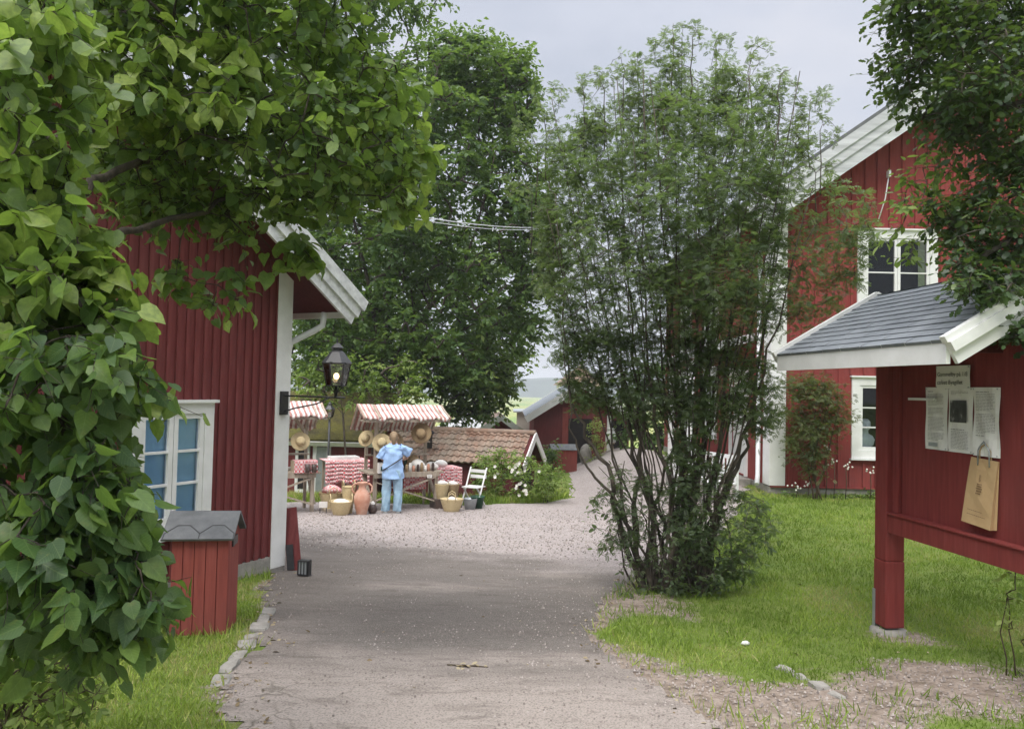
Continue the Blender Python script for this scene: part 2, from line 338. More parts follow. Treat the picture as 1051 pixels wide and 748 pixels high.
def drive_material():
    m, nt, b = newmat('worn_asphalt_and_gravel'); v = coords(nt)
    sp = nt.nodes.new('ShaderNodeSeparateXYZ'); nt.links.new(v, sp.inputs[0])
    # asphalt: grey-brown, worn pale in places, speckled with grit
    vb = coords(nt, (.8, 1.5, 1))
    big = noise(nt, vb, .55, 6, .62)
    mr = N(nt, 'ShaderNodeMapRange'); mr.inputs['From Min'].default_value = 4.7; mr.inputs['From Max'].default_value = 6.3; mr.inputs['To Min'].default_value = .30; mr.inputs['To Max'].default_value = -.05; nt.links.new(sp.outputs[1], mr.inputs[0])
    ad = N(nt, 'ShaderNodeMath', operation='ADD'); nt.links.new(big, ad.inputs[0]); nt.links.new(mr.outputs[0], ad.inputs[1])
    asp = ramp(nt, ad.outputs[0], [(.36, (.085, .074, .065)), (.5, (.125, .110, .098)), (.60, (.23, .198, .175)), (.74, (.36, .31, .275))])
    grit = ramp(nt, noise(nt, v, 170, 2), [(.42, 0), (.66, .75)])
    asp = mixc(nt, grit, asp, (.36, .32, .29)); asp = mixc(nt, ramp(nt, noise(nt, v, 75, 3), [(.48, 0), (.66, .6)]), asp, (.085, .075, .066))
    asp = mixc(nt, ramp(nt, noise(nt, coords(nt, (1, 3.2, 1)), 2.4, 7, .7), [(.5, 0), (.68, .55)]), asp, (.105, .088, .076))
    # cracks in the old paving near the left edge
    vo = N(nt, 'ShaderNodeTexVoronoi', feature='DISTANCE_TO_EDGE', Scale=3.6); wv = coords(nt)
    dn = N(nt, 'ShaderNodeTexNoise', Scale=3.0); nt.links.new(wv, dn.inputs[0])
    vm = N(nt, 'ShaderNodeVectorMath', operation='MULTIPLY_ADD'); nt.links.new(dn.outputs['Color'], vm.inputs[0]); vm.inputs[1].default_value = (.5, .5, .5); nt.links.new(wv, vm.inputs[2]); nt.links.new(vm.outputs[0], vo.inputs[0])
    cr = ramp(nt, vo.outputs[0], [(.0, .8), (.02, .5), (.05, 0)])
    cm = N(nt, 'ShaderNodeMapRange'); cm.inputs['From Min'].default_value = -.55; cm.inputs['From Max'].default_value = -1.05; nt.links.new(sp.outputs[0], cm.inputs[0])
    cy = N(nt, 'ShaderNodeMapRange'); cy.inputs['From Min'].default_value = 5.3; cy.inputs['From Max'].default_value = 4.7; nt.links.new(sp.outputs[1], cy.inputs[0])
    m1 = N(nt, 'ShaderNodeMath', operation='MULTIPLY'); nt.links.new(cm.outputs[0], m1.inputs[0]); nt.links.new(cy.outputs[0], m1.inputs[1])
    m2 = N(nt, 'ShaderNodeMath', operation='MULTIPLY'); nt.links.new(m1.outputs[0], m2.inputs[0]); nt.links.new(ramp(nt, noise(nt, v, 2.1, 3), [(.4, 0), (.6, 1)]), m2.inputs[1]); m3 = N(nt, 'ShaderNodeMath', operation='MULTIPLY'); nt.links.new(m2.outputs[0], m3.inputs[0]); nt.links.new(cr, m3.inputs[1]); m2 = m3
    asp = mixc(nt, m2.outputs[0], asp, (.09, .08, .06))
    # pinkish gravel
    vg = N(nt, 'ShaderNodeTexVoronoi', Scale=52); nt.links.new(v, vg.inputs[0]); sg = nt.nodes.new('ShaderNodeSeparateXYZ'); nt.links.new(vg.outputs['Color'], sg.inputs[0])
    gr = ramp(nt, sg.outputs[0], [(.0, (.21, .18, .17)), (.5, (.315, .278, .264)), (1, (.43, .385, .368))])
    gr = mixc(nt, ramp(nt, noise(nt, v, .9, 5), [(.4, 0), (.72, .5)]), gr, (.40, .345, .325))
    wob = noise(nt, coords(nt, (.7, 1, 1)), 1.1, 7, .65)
    ma = N(nt, 'ShaderNodeMath', operation='MULTIPLY_ADD'); ma.inputs[1].default_value = 4.0; nt.links.new(wob, ma.inputs[0]); nt.links.new(sp.outputs[1], ma.inputs[2])
    mx_ = N(nt, 'ShaderNodeMath', operation='MULTIPLY_ADD'); mx_.inputs[1].default_value = .55; nt.links.new(sp.outputs[0], mx_.inputs[0]); nt.links.new(ma.outputs[0], mx_.inputs[2])
    mk = N(nt, 'ShaderNodeMapRange'); mk.inputs['From Min'].default_value = 11.7; mk.inputs['From Max'].default_value = 13.1; mz = N(nt, 'ShaderNodeMath', operation='MULTIPLY_ADD'); mz.inputs[1].default_value = 2.2; nt.links.new(noise(nt, v, 45, 3), mz.inputs[0]); nt.links.new(mx_.outputs[0], mz.inputs[2]); mz2 = N(nt, 'ShaderNodeMath', operation='SUBTRACT'); mz2.inputs[1].default_value = 1.1; nt.links.new(mz.outputs[0], mz2.inputs[0]); nt.links.new(mz2.outputs[0], mk.inputs[0])
    nt.links.new(mixc(nt, mk.outputs[0], asp, gr), b.inputs['Base Color'])
    b.inputs['Roughness'].default_value = .9; b.inputs['Specular IOR Level'].default_value = .2
    hb = N(nt, 'ShaderNodeMath', operation='ADD'); nt.links.new(noise(nt, v, 140, 3), hb.inputs[0])
    hs = N(nt, 'ShaderNodeMath', operation='SUBTRACT'); nt.links.new(noise(nt, v, 4, 5), hs.inputs[0]); nt.links.new(m2.outputs[0], hs.inputs[1]); nt.links.new(hs.outputs[0], hb.inputs[1])
    bump(nt, b, hb.outputs[0], .7, .012); return m
drv = grid_mesh('driveway', _axis(-9.2, 5.2, .07, -10, 6), _axis(3.4, 22, .06, -8, 40), lambda x, y: g(x, y) + np.clip(.004 + on_drive(x, y) * .04, .004, .012), drive_material(), mask=lambda x, y: on_drive(x, y) > 0)
tag(drv, kind='structure')

# world: overcast, a bright cloud deck over the physical sky; brighter overhead than at the horizon
wd = bpy.data.worlds.new('World'); scene.world = wd; wd.use_nodes = True; nt = wd.node_tree
bg = nt.nodes['Background']
SUN_EL, SUN_AZ = R_(56), R_(200)
sky = nt.nodes.new('ShaderNodeTexSky'); sky.sky_type = 'NISHITA'; sky.sun_disc = False; sky.sun_elevation = SUN_EL; sky.sun_rotation = SUN_AZ; sky.dust_density = 3
tc = nt.nodes.new('ShaderNodeTexCoord'); sx = nt.nodes.new('ShaderNodeSeparateXYZ'); nt.links.new(tc.outputs['Generated'], sx.inputs[0])
cl = ramp(nt, sx.outputs[2], [(0.0, (5.4, 5.55, 5.8)), (.3, (5.2, 5.4, 5.9)), (.47, (5.4, 5.6, 6.2)), (.7, (16, 16.3, 16.8)), (1.0, (32, 32.2, 32.6))])
mp = nt.nodes.new('ShaderNodeMapping'); mp.inputs['Scale'].default_value = (1, 1, 2.6); nt.links.new(tc.outputs['Generated'], mp.inputs[0])
cn = ramp(nt, noise(nt, mp.outputs[0], 3.0, 6, .55), [(.32, (.84, .86, .90)), (.5, (.97, .975, 1.0)), (.68, (1.10, 1.075, 1.06))])
cl2 = mixc(nt, 1.0, cl, cn, 'MULTIPLY')
nt.links.new(mixc(nt, .88, sky.outputs[0], cl2), bg.inputs[0]); bg.inputs[1].default_value = .10
sl = bpy.data.lights.new('sun', 'SUN'); sl.energy = 1.5; sl.angle = R_(24); sl.color = (1, .96, .9)
so = bpy.data.objects.new('sun', sl); COL.objects.link(so)
sd = Vector((math.sin(SUN_AZ) * math.cos(SUN_EL), math.cos(SUN_AZ) * math.cos(SUN_EL), math.sin(SUN_EL)))
so.rotation_euler = sd.to_track_quat('Z', 'Y').to_euler(); so.location = (0, -10, 30)
vs = scene.view_settings; vs.view_transform = 'Standard'; vs.look = 'None'; vs.exposure = 0.5; vs.gamma = 1; vs.use_curve_mapping = False
scene.cycles.max_bounces = 7; scene.cycles.transparent_max_bounces = 12; scene.cycles.sample_clamp_indirect = 6; scene.cycles.use_denoising = True
# ------------------------------------------------------------------ window builder
def window(parent, fr, w, h, cols, rows, back='curtain', casing=.11, sill=True, head=True, depth=.0, gap=.06, top_row=None):
    """fr: origin = lower left corner of the opening, u along the wall, v outward, w up. One part 'window' with sub-parts."""
    mb = MB(); c = casing
    mb.box(-c, 0, 0, .035, -c * .0, h, fr); mb.box(w, w + c, 0, .035, 0, h, fr); mb.box(-c, w + c, 0, .037, h, h + c, fr); mb.box(-c, w + c, 0, .037, -c, 0, fr)
    if head: mb.box(-c - .03, w + c + .03, 0, .075, h + c, h + c + .03, fr)
    win = obj('window', mb, 'white', parent)
    mf = MB(); s = .05; cw = w / cols
    for i in range(cols):
        a0, a1 = i * cw + .004, (i + 1) * cw - .004
        mf.box(a0, a0 + s, -.03, .022, .003, h - .003, fr); mf.box(a1 - s, a1, -.03, .022, .003, h - .003, fr)
        mf.box(a0 + s, a1 - s, -.03, .021, .003, s + .015, fr); mf.box(a0 + s, a1 - s, -.03, .021, h - s, h - .003, fr)
        for k in range(1, rows):
            z = (s + .015) + (h - 2 * s - .015) * k / rows; mf.box(a0 + s, a1 - s, -.025, .018, z - .012, z + .012, fr)
    obj('frame', mf, 'white', win)
    obj('pane', MB().box(.04, w - .04, -.012, -.008, .04, h - .04, fr), 'glass', win)
    mbk = MB(); mbk.box(0, w, -gap - .01, -gap, 0, h, fr); obj('blue_back' if back == 'blue_back' else 'curtain' if back == 'curtain' else 'reveal', mbk, back, win)
    if sill: obj('sill', MB().box(-c - .03, w + c + .03, 0, .09, -c - .03, -c - .004, fr), 'white', win)
    return win
def hole_wall(mb, fr, a0, a1, c0, c1, holes, b0, b1):
    """wall rectangle a0..a1 x c0..c1 with rectangular holes, built from boxes"""
    xs = sorted({a0, a1, *[h[0] for h in holes], *[h[1] for h in holes]})
    for i in range(len(xs) - 1):
        x0, x1 = xs[i], xs[i + 1]; cuts = sorted([(h[2], h[3]) for h in holes if h[0] <= x0 + 1e-6 and h[1] >= x1 - 1e-6]); z = c0
        for q0, q1 in cuts:
            if q0 > z: mb.box(x0, x1, b0, b1, z, q0, fr)
            z = q1
        if c1 > z: mb.box(x0, x1, b0, b1, z, c1, fr)

# ------------------------------------------------------------------ red house at the left
C0 = P(288, 589, 9.0); th = R_(27)
D = np.array((math.sin(th), math.cos(th), 0)); Mn = np.array((math.cos(th), -math.sin(th), 0)); Z3 = np.array((0, 0, 1.))
LH = thing('red_house', 'dark red plank house with white corner board left of the drive', 'house', (C0[0], C0[1], C0[2] - .05))
fl = F(C0, D, Mn, Z3)                     # a: along the gable wall (away +), b: outward, c: up
TAN = math.tan(R_(31)); OVE, OVG = .58, .50
E0 = P(358.6, 321, 9.3); ZE = E0[2] - C0[2]          # underside at the eave end
GW = 6.4; roof_z = lambda s: ZE + TAN * (min(OVE - s, OVE + GW + s))
# window opening from the photo: where the sight lines meet the wall plane
def on_wall(px, py, fr, b=0.0):
    d = ray(px, py); t = ((fr.o + fr.v * b - EYE) @ fr.v) / (d @ fr.v); q = EYE + d * t - fr.o; return q @ fr.u, q @ fr.w
wa0, _ = on_wall(131, 470, fl); wa1, wtop = on_wall(218, 412, fl); _, wbot = on_wall(170, 552, fl)
wa0 += .11; wa1 -= .11; wtop -= .12; wbot += .13
mb = MB()
for a0, a1, c0, c1 in ((-GW, wa0, .25, 2.2), (wa1, 0, .25, 2.2), (wa0, wa1, .25, wbot), (wa0, wa1, wtop, 2.2)): mb.box(a0, a1, -.15, 0, c0, c1, fl)
mb.prism([(-GW, 2.2), (0, 2.2), (0, roof_z(0)), (-GW / 2, roof_z(-GW / 2)), (-GW, roof_z(-GW))], -.15, 0, F(C0, D, Z3, Mn))
s = -GW + .05
while s < -.15:
    jw = .5 * .05 + random.uniform(-.003, .003)
    for c0, c1 in (((.22, wbot - .14), (wtop + .145, roof_z(s) - .02)) if wa0 - .16 < s < wa1 + .16 else ((.22 + random.uniform(-.01, .01), roof_z(s) - .02),)):
        mb.box(s - jw, s + jw, .001, .022 + random.uniform(-.002, .002), c0, c1, fl)
    s += .112
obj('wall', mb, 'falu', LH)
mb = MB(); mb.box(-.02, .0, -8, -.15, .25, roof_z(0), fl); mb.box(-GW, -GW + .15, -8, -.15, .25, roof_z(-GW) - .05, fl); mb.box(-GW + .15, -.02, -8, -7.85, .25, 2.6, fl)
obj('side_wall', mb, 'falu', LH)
mb = MB(); mb.box(-GW, .02, -8, .03, -.6, .24, fl); obj('foundation', mb, 'stone', LH)
mb = MB(); mb.box(-.20, .03, .002, .035, .10, roof_z(0) + .08, fl); mb.box(.003, .03, -.18, .001, .10, roof_z(0) - .02, fl); obj('corner_board', mb, 'white', LH, bevel=.004)
wf = F(fl.p(wa0, 0, wbot), D, Mn, Z3); window(LH, wf, wa1 - wa0, wtop - wbot, 2, 3, 'blue_back', casing=.11, gap=.05)
# roof: underside boards, tiles on top, stepped white bargeboards
cs, sn = math.cos(R_(31)), math.sin(R_(31)); rid = -GW / 2; L_r = (OVE - rid) / cs
for side in (1, -1):
    o = fl.p(OVE if side > 0 else -GW - OVE, 0, ZE); u = (-side * D * cs + Z3 * sn); nrm = (side * D * sn + Z3 * cs)
    fr = F(o, u, Mn, nrm)
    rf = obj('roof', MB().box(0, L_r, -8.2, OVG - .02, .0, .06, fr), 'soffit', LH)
    obj('roof_tiles', MB().box(-.05, L_r + .03, -8.2, OVG + .05, .10, .15, fr), 'tile', rf)
    for k in range(3):
        bb = MB(); bb.box(-.02 - .03 * k, L_r, OVG - .02 + .028 * k, OVG + .012 + .028 * k, -.155 + .118 * k, -.155 + .118 * (k + 1) + .02, fr)
        obj('bargeboard', bb, 'white_old', rf)
mb = MB(); gz = ZE - .02
mb.box(OVE - .02, OVE + .012, -8.0, OVG - .03, gz - .04, gz + .09, fl); obj('fascia', mb, 'white', LH)
mb = MB(); gp = [fl.p(OVE + .07, b, gz + .04) for b in (-8, OVG - .08)]; mb.tube(gp, .055, 10); obj('gutter', mb, 'metal_white', LH)
mb = MB(); q = P(333, 321, 9.15); q2 = P(331, 334, 9.13); q3 = P(299, 351, 9.12); q4 = P(296.5, 359, 9.12)
bz = C0[2] + .25; mb.tube([q, .5 * q + .5 * q2, q2, q2 * .75 + q3 * .25 + np.array((0, 0, -.01)), q3, q4, np.array((q4[0] - .02, q4[1], q4[2] - .25)), np.array((q4[0] - .06, q4[1], bz))], .036, 10)
obj('downpipe', mb, 'metal_white', LH)

# lantern on a wall bracket
def lantern_head(parent, c, s, lit=True):
    """six-sided tapered lantern head, c = bottom centre, s = height of the glass body"""
    n = 6; mb = MB(); r0, r1 = .42 * s, .62 * s; ang = [2 * math.pi * (i + .25) / n for i in range(n)]
    lo = [c + np.array((r0 * math.cos(a), r0 * math.sin(a), 0)) for a in ang]; hi = [c + np.array((r1 * math.cos(a), r1 * math.sin(a), s)) for a in ang]
    for i in range(n):
        j = (i + 1) % n; mb.tube([lo[i], hi[i]], .028 * s, 5); mb.tube([lo[i], lo[j]], .03 * s, 5); mb.tube([hi[i], hi[j]], .04 * s, 5)
    mb.lathe([(.0, -.02 * s), (r0, -.02 * s), (r0, .01 * s)], c, 6)
    for i in range(n): mb.tube([c + np.array((r0 * .8 * math.cos(ang[i]), r0 * .8 * math.sin(ang[i]), 0)), c + np.array((0, 0, -.38 * s))], .022 * s, 4)
    body = obj('lantern_frame', mb, 'black', parent)
    gl = MB()
    for i in range(n):
        j = (i + 1) % n; gl.face([lo[i], lo[j], hi[j], hi[i]])
    obj('pane', gl, 'glass_lamp', body)
    rf = MB(); b0 = [(r1 * 1.13, s), (r1 * .5, s * 1.48), (r1 * .36, s * 1.55), (r1 * .36, s * 1.66), (r1 * .48, s * 1.68), (r1 * .2, s * 1.86), (.04 * s, s * 1.9), (.04 * s, s * 2.05), (.0, s * 2.12)]
    rf.lathe(b0, c, 6); rf.sm = [False] * len(rf.sm); obj('lantern_roof', rf, 'black', parent)
    bl = MB(); bl.ball(c + np.array((0, 0, .42 * s)), .13 * s, 10, sz=1.15); m, nt, b = newmat('warm_bulb')
    b.inputs['Emission Color'].default_value = (1, .72, .32, 1); b.inputs['Emission Strength'].default_value = 3.0 if lit else 0.0; obj('bulb', bl, m, body)
LB = fl.p(-.09, .04, 0)
zb = P(292, 413, 8.95)[2]; lamp = thing('wall_lantern', 'black six-sided lantern with lit bulb on an iron bracket at the white corner board', 'lantern', (LB[0], LB[1], zb))
mb = MB(); fb = F((LB[0], LB[1], zb), D, Mn, Z3); mb.box(-.055, .055, 0, .03, -.14, .13, fb); obj('wall_plate', mb, 'black', lamp)
mb = MB(); ZA = .08; mb.tube([fb.p(0, .02, ZA), fb.p(0, .90, ZA + .0)], .011, 6); mb.tube([fb.p(0, .02, -.1), fb.p(0, .2, -.055), fb.p(0, .5, -.0), fb.p(0, .7, ZA)], .009, 6); obj('bracket', mb, 'black', lamp)
lc = fb.p(0, .77, ZA + .13); lantern_head(lamp, lc, .25)
mb = MB(); mb.tube([fb.p(0, .77, ZA - .01), fb.p(0, .77, ZA + .14)], .018, 6); obj('stem', mb, 'black', lamp)

# things at the foot of the corner: leaning board, floodlight box
q = G(302, 588); brd = thing('leaning_board', 'narrow dark red board leaning behind the white house corner', 'board', q)
mb = MB(); mb.bar(q + np.array((-.03, .12, .0)), q + np.array((-.15, .26, .70)), .03, .16, up=(1, 0, 0)); obj('board', mb, 'falu', brd)
mb = MB(); mb.bar(q + np.array((-.06, .07, .02)), q + np.array((-.10, .12, .3)), .012, .08, up=(1, 0, 0)); obj('crosspiece', mb, 'black', brd)
q = G(312, 592); fl_ = thing('floodlight', 'small black caged ground lamp on the asphalt beside the house corner', 'lamp', q, R_(-12))
mb = MB(); mb.box(-.065, .065, -.03, .05, .02, .19); obj('housing', mb, 'black', fl_, world=False, bevel=.006)
mb = MB(); mb.box(-.05, .05, -.036, -.031, .04, .175); obj('lens', mb, 'zinc', fl_, world=False)
mb = MB()
for k in range(4): mb.box(-.06 + k * .036, -.052 + k * .036, -.046, -.038, .03, .185)
mb.box(-.062, .062, -.047, -.0385, .03, .038); mb.box(-.062, .062, -.047, -.0385, .178, .186); obj('guard', mb, 'black', fl_, world=False)
mb = MB(); mb.box(-.07, .07, -.03, .06, 0, .014); obj('foot', mb, 'black', fl_, world=False)

# ------------------------------------------------------------------ waste cabinet (red box with felt roof), used twice
def cabinet(loc, rz, label, w=.43, d=.42, h=.78, roof_h=.155):
    t = thing('waste_cabinet', label, 'cabinet', loc, rz)
    mb = MB(); n = 5; pw = w / n
    for i in range(n): mb.box(-w / 2 + i * pw + .003, -w / 2 + (i + 1) * pw - .003, -d / 2, -d / 2 + .02 + .002 * (i % 2), -.05, h)
    mb.box(-w / 2 + .002, w / 2 - .002, -d / 2 + .012, -d / 2 + .03, -.05, h - .01)
    obj('front', mb, 'falu_box', t, world=False)
    mb = MB(); mb.prism([(-d / 2 + .031, -.05), (d / 2, -.05), (d / 2, h), (0, h + roof_h - .03), (-d / 2 + .031, h)], -w / 2, -w / 2 + .02, F((0, 0, 0), (0, 1, 0), (0, 0, 1), (1, 0, 0)))
    mb.prism([(-d / 2 + .031, -.05), (d / 2, -.05), (d / 2, h), (0, h + roof_h - .03), (-d / 2 + .031, h)], w / 2 - .02, w / 2, F((0, 0, 0), (0, 1, 0), (0, 0, 1), (1, 0, 0)))
    mb.box(-w / 2 + .02, w / 2 - .02, d / 2 - .02, d / 2, -.05, h)
    obj('sides', mb, 'falu_box', t, world=False)
    mb = MB(); mb.box(w / 2 + .001, w / 2 + .012, -.09, .09, h - .10, h - .03); obj('letter_slot', mb, 'black', t, world=False)
    hw = d / 2 + .05; sl = math.hypot(hw, roof_h + .02); rf = None
    for sgn in (-1, 1):
        o = np.array((0, sgn * hw, h - .02)); v = np.array((0, -sgn * hw, roof_h + .02)) / sl; nn = np.cross((1, 0, 0), v); nn = nn if nn[2] > 0 else -nn
        fr = F(o, (1, 0, 0), v, nn); mb = MB(); mb.box(-w / 2 - .07, w / 2 + .045, 0, sl, 0, .022, fr)
        r = obj('roof', mb, 'shingle_hex', t, world=False)
        if sgn < 0:                      # hexagonal felt joints, as thin dark seams
            mj = MB(); zz = [(-.285, .03), (-.2, .12), (-.11, .12), (-.02, .03), (.06, .12), (.15, .12), (.24, .03)]
            for (a, b_), (c, d_) in zip(zz[:-1], zz[1:]): mj.bar(fr.p(a + .015, b_ + .03, .0225), fr.p(c + .015, d_ + .03, .0225), .008, .003, up=nn)
            for a in (-.285, -.02, .24): mj.bar(fr.p(a + .015, .005, .0225), fr.p(a + .015, .06, .0225), .008, .003, up=nn)
            obj('shingle_joints', mj, 'black', r, world=False)
    return t
q = G(209, 645); cabinet(q, R_(9), 'red plank cabinet with grey felt roof on the grass before the left house')
q = P(578, 482, 27.5); q[2] = g(q[0], q[1]); cabinet(q, R_(6), 'small red cabinet with grey lid far off by the rose bush and barn', w=.86, d=.7, h=.8, roof_h=.16)

# ------------------------------------------------------------------ big red house at the right
RO = P(790, 505, 14.5); gz0 = RO[2]
RH = thing('red_house', 'tall bright red house with white gable boards behind the notice board', 'house', (RO[0], RO[1], gz0))
fr_ = F(RO, (1, 0, 0), (0, -1, 0), (0, 0, 1)); GWR = 8.4
zl = P(790, 209, 14.0)[2] - gz0; TR = .713; rz_r = lambda a: zl + TR * (min(a, GWR - a))
def w_at(px, py): return on_wall(px, py, fr_)
l0, lt = w_at(874, 387); _, lb = w_at(874, 470); l1 = l0 + 1.32
u0, ut = w_at(880, 236); u1, _ = w_at(962, 236); ub = ut - (1.62)
cas = .15
lo_h = (l0 + cas, l1 - cas, lb + cas, lt - cas); up_h = (u0 + cas, u1 - cas, ub + cas, ut - cas)
mb = MB(); hole_wall(mb, fr_, 0, GWR, .12, zl, [lo_h, (up_h[0], up_h[1], up_h[2], min(up_h[3], zl))], -.15, 0)
mb.prism([(0, zl), (GWR, zl), (GWR, zl + .01), (GWR / 2, rz_r(GWR / 2)), (0, zl + .01)], -.15, 0, F(RO, (1, 0, 0), (0, 0, 1), (0, -1, 0))) if up_h[3] <= zl else None
if up_h[3] > zl:                         # upper window reaches into the gable triangle: build the triangle round it
    zz = up_h[3]; xa = (zz - zl) / TR
    fp = F(RO, (1, 0, 0), (0, 0, 1), (0, -1, 0))
    mb.prism([(0, zl), (up_h[0], zl), (up_h[0], min(zz, rz_r(up_h[0]))), (min(xa, up_h[0]), min(zz, rz_r(up_h[0]))) if xa < up_h[0] else (up_h[0] - .001, rz_r(up_h[0]))], -.15, 0, fp)
    mb.prism([(up_h[1], zl), (GWR, zl), (GWR - xa, zz), (up_h[1], zz)], -.15, 0, fp)
    mb.prism([(xa, zz), (GWR - xa, zz), (GWR / 2, rz_r(GWR / 2))], -.15, 0, fp)
a = .36
while a < GWR - .1:                       # battens over the board joints
    segs = [(.13, rz_r(a) - .03)]
    for h in ((lo_h[0] - cas - .04, lo_h[1] + cas + .04, lo_h[2] - cas - .08, lo_h[3] + cas + .05), (up_h[0] - cas - .04, up_h[1] + cas + .04, up_h[2] - cas - .08, up_h[3] + cas + .05)):
        if h[0] < a < h[1]: segs = [z for s0, s1 in segs for z in (((s0, h[2]), (h[3], s1)) if s0 < h[2] and s1 > h[3] else ((s0, s1),))]
    for s0, s1 in segs: mb.box(a - .022, a + .022, .001, .026, s0, s1, fr_)
    a += .235 + random.uniform(-.02, .02)
mb.box(.0, GWR, .002, .04, .10, .125, fr_)
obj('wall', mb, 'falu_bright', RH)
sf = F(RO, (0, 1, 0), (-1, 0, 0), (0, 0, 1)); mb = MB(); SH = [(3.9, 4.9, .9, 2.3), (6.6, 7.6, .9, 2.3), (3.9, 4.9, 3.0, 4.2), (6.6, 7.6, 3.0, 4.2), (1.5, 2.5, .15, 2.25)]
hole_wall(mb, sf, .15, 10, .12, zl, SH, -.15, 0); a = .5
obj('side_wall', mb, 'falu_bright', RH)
mb = MB(); mb.box(0.02, GWR, -10, -.0, -.5, .11, fr_); mb.box(-.02, .02, -10, .02, -.5, .11, fr_); obj('foundation', mb, 'stone', RH)
mb = MB(); mb.box(-.03, .27, .002, .045, .13, zl + .18, fr_); mb.box(-.03, -.002, -.34, .001, .13, zl - .05, fr_); obj('corner_board', mb, 'white', RH, bevel=.004)
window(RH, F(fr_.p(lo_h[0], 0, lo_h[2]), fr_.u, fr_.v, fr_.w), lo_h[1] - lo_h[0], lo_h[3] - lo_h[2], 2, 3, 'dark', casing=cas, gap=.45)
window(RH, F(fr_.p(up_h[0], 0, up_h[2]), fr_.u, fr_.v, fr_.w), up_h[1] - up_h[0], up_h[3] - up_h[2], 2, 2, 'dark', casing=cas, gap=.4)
for h in SH[:4]: window(RH, F(sf.p(h[0], 0, h[2]), sf.u, sf.v, sf.w), h[1] - h[0], h[3] - h[2], 2, 3, 'curtain', casing=.14)
h = SH[4]; mb = MB(); mb.box(h[0] - .14, h[0], 0, .04, .13, h[3], sf); mb.box(h[1], h[1] + .14, 0, .04, .13, h[3], sf); mb.box(h[0] - .14, h[1] + .14, 0, .042, h[3], h[3] + .14, sf)
dr = obj('door', MB().box(h[0], h[1], -.06, -.02, .13, h[3], sf), 'white', RH); obj('door_frame', mb, 'white', dr)
# porch at the side wall
mb = MB(); mb.box(1.0, 3.0, .05, 1.35, -.3, .12, sf); pch = obj('porch_floor', mb, 'stone', RH)
for a in (1.08, 2.92): obj('porch_post', MB().box(a - .06, a + .06, 1.2, 1.32, .12, 2.5, sf), 'white', RH)
mb = MB(); mb.prism([(0.05, 3.05), (1.5, 2.55), (1.5, 2.45), (.05, 2.9)], .85, 3.15, F(RO, (-1, 0, 0), (0, 0, 1), (0, 1, 0))); obj('porch_roof', mb, 'white_old', RH)
mb = MB(); mb.tube([fr_.p(-.10, -.42, zl), fr_.p(-.10, -.40, .3), fr_.p(-.18, -.2, .12)], .045, 10); obj('downpipe', mb, 'metal_white', RH)
cr_ = 1 / math.hypot(1, TR); OV = .45; OG = .5; Lr = (GWR / 2 + OV) / cr_
for side in (1, -1):
    o = fr_.p(-OV if side > 0 else GWR + OV, 0, zl - TR * OV); u = np.array((side, 0, TR)) * cr_; nn = np.array((-side * TR, 0, 1)) * cr_
    fr = F(o, u, (0, -1, 0), nn); rf = obj('roof', MB().box(0, Lr, -10.4, OG, .0, .08, fr), 'white_worn', RH)
    obj('roof_tiles', MB().box(-.05, Lr + .02, -10.4, OG + .06, .34, .42, fr).box(.0, Lr, -10.38, OG - .12, .081, .339, fr), 'shingle_hex', rf)
    for k, (z0, z1, pr) in enumerate(((-.17, .03, 0.0), (.03, .19, .03), (.19, .36, .06))):
        obj('bargeboard', MB().box(-.03 * k, Lr, OG - .10 + pr, OG + .005 + pr, z0, z1, fr), 'white_worn', rf)
# iron wall tie under the gable with a drooping cable
q = np.array(P(912, 182, 14.4)); mb = MB(); mb.box(q[0] - .02, q[0] + .02, q[1] - .06, q[1] + .05, q[2], q[2] + .12); mb.tube([q + (0, 0, 0), q + (-.05, .02, -.4), q + (-.18, .04, -.85)], .012, 5); obj('cable_bracket', mb, 'metal_white', RH)

# plaster bust and leafy pot plant standing inside the lower window
bx, bz = w_at(891, 460); bo = fr_.p(bx, -.16, lo_h[2])
bust = thing('plaster_bust', 'white plaster bust standing inside the lower window of the right house', 'bust', bo)
mb = MB(); mb.lathe([(.0, .0), (.13, .0), (.14, .02), (.11, .05), (.17, .10), (.19, .2), (.15, .27), (.075, .31), (.07, .37), (.10, .40), (.115, .47), (.105, .54), (.06, .585), (0, .595)], (0, 0, 0), 16, sy=.7)
mb.ball((0, -.085, .46), .03, 8); obj('head_and_shoulders', mb, 'plaster', bust, world=False)

# ------------------------------------------------------------------ notice board with its own roof
P0 = G(912, 649); un = np.array((-.12, 1, 0)); un /= np.linalg.norm(un); vn = np.array((-un[1], un[0], 0))      # un: away, vn: towards the left (front of the panel)
NB = thing('notice_board', 'dark red roofed notice board with slate roof and pinned papers on the right lawn', 'notice board', P0)
nb = F(P0, -un, vn, (0, 0, 1))           # a: towards the camera from the far post, b: out of the face, c: up
def on_nb(px, py, b=0.0): return on_wall(px, py, nb, b)
ztop = 2.42
for a in (0, 1.74):
    po = MB(); po.box(a - .085, a + .085, -.085, .085, .62, ztop, nb); po.box(a - .088, a + .088, -.088, .088, .06, .62, nb); ob = obj('post', po, 'falu_board', NB, bevel=.012)
    ft = MB(); ft.box(a - .096, a - .089, .0, .08, -.05, .36, nb).box(a - .088, a - .055, .089, .096, -.05, .36, nb); obj('post_anchor', ft, 'zinc', ob)
    ft = MB(); ft.lathe([(.15, -.3), (.15, .03), (.12, .045), (0, .045)], nb.p(a, 0, 0), 14); obj('footing', ft, 'stone', ob)
pb = MB(); rb = on_nb(925, 548, .03)[1]; rt = on_nb(925, 530, .03)[1]
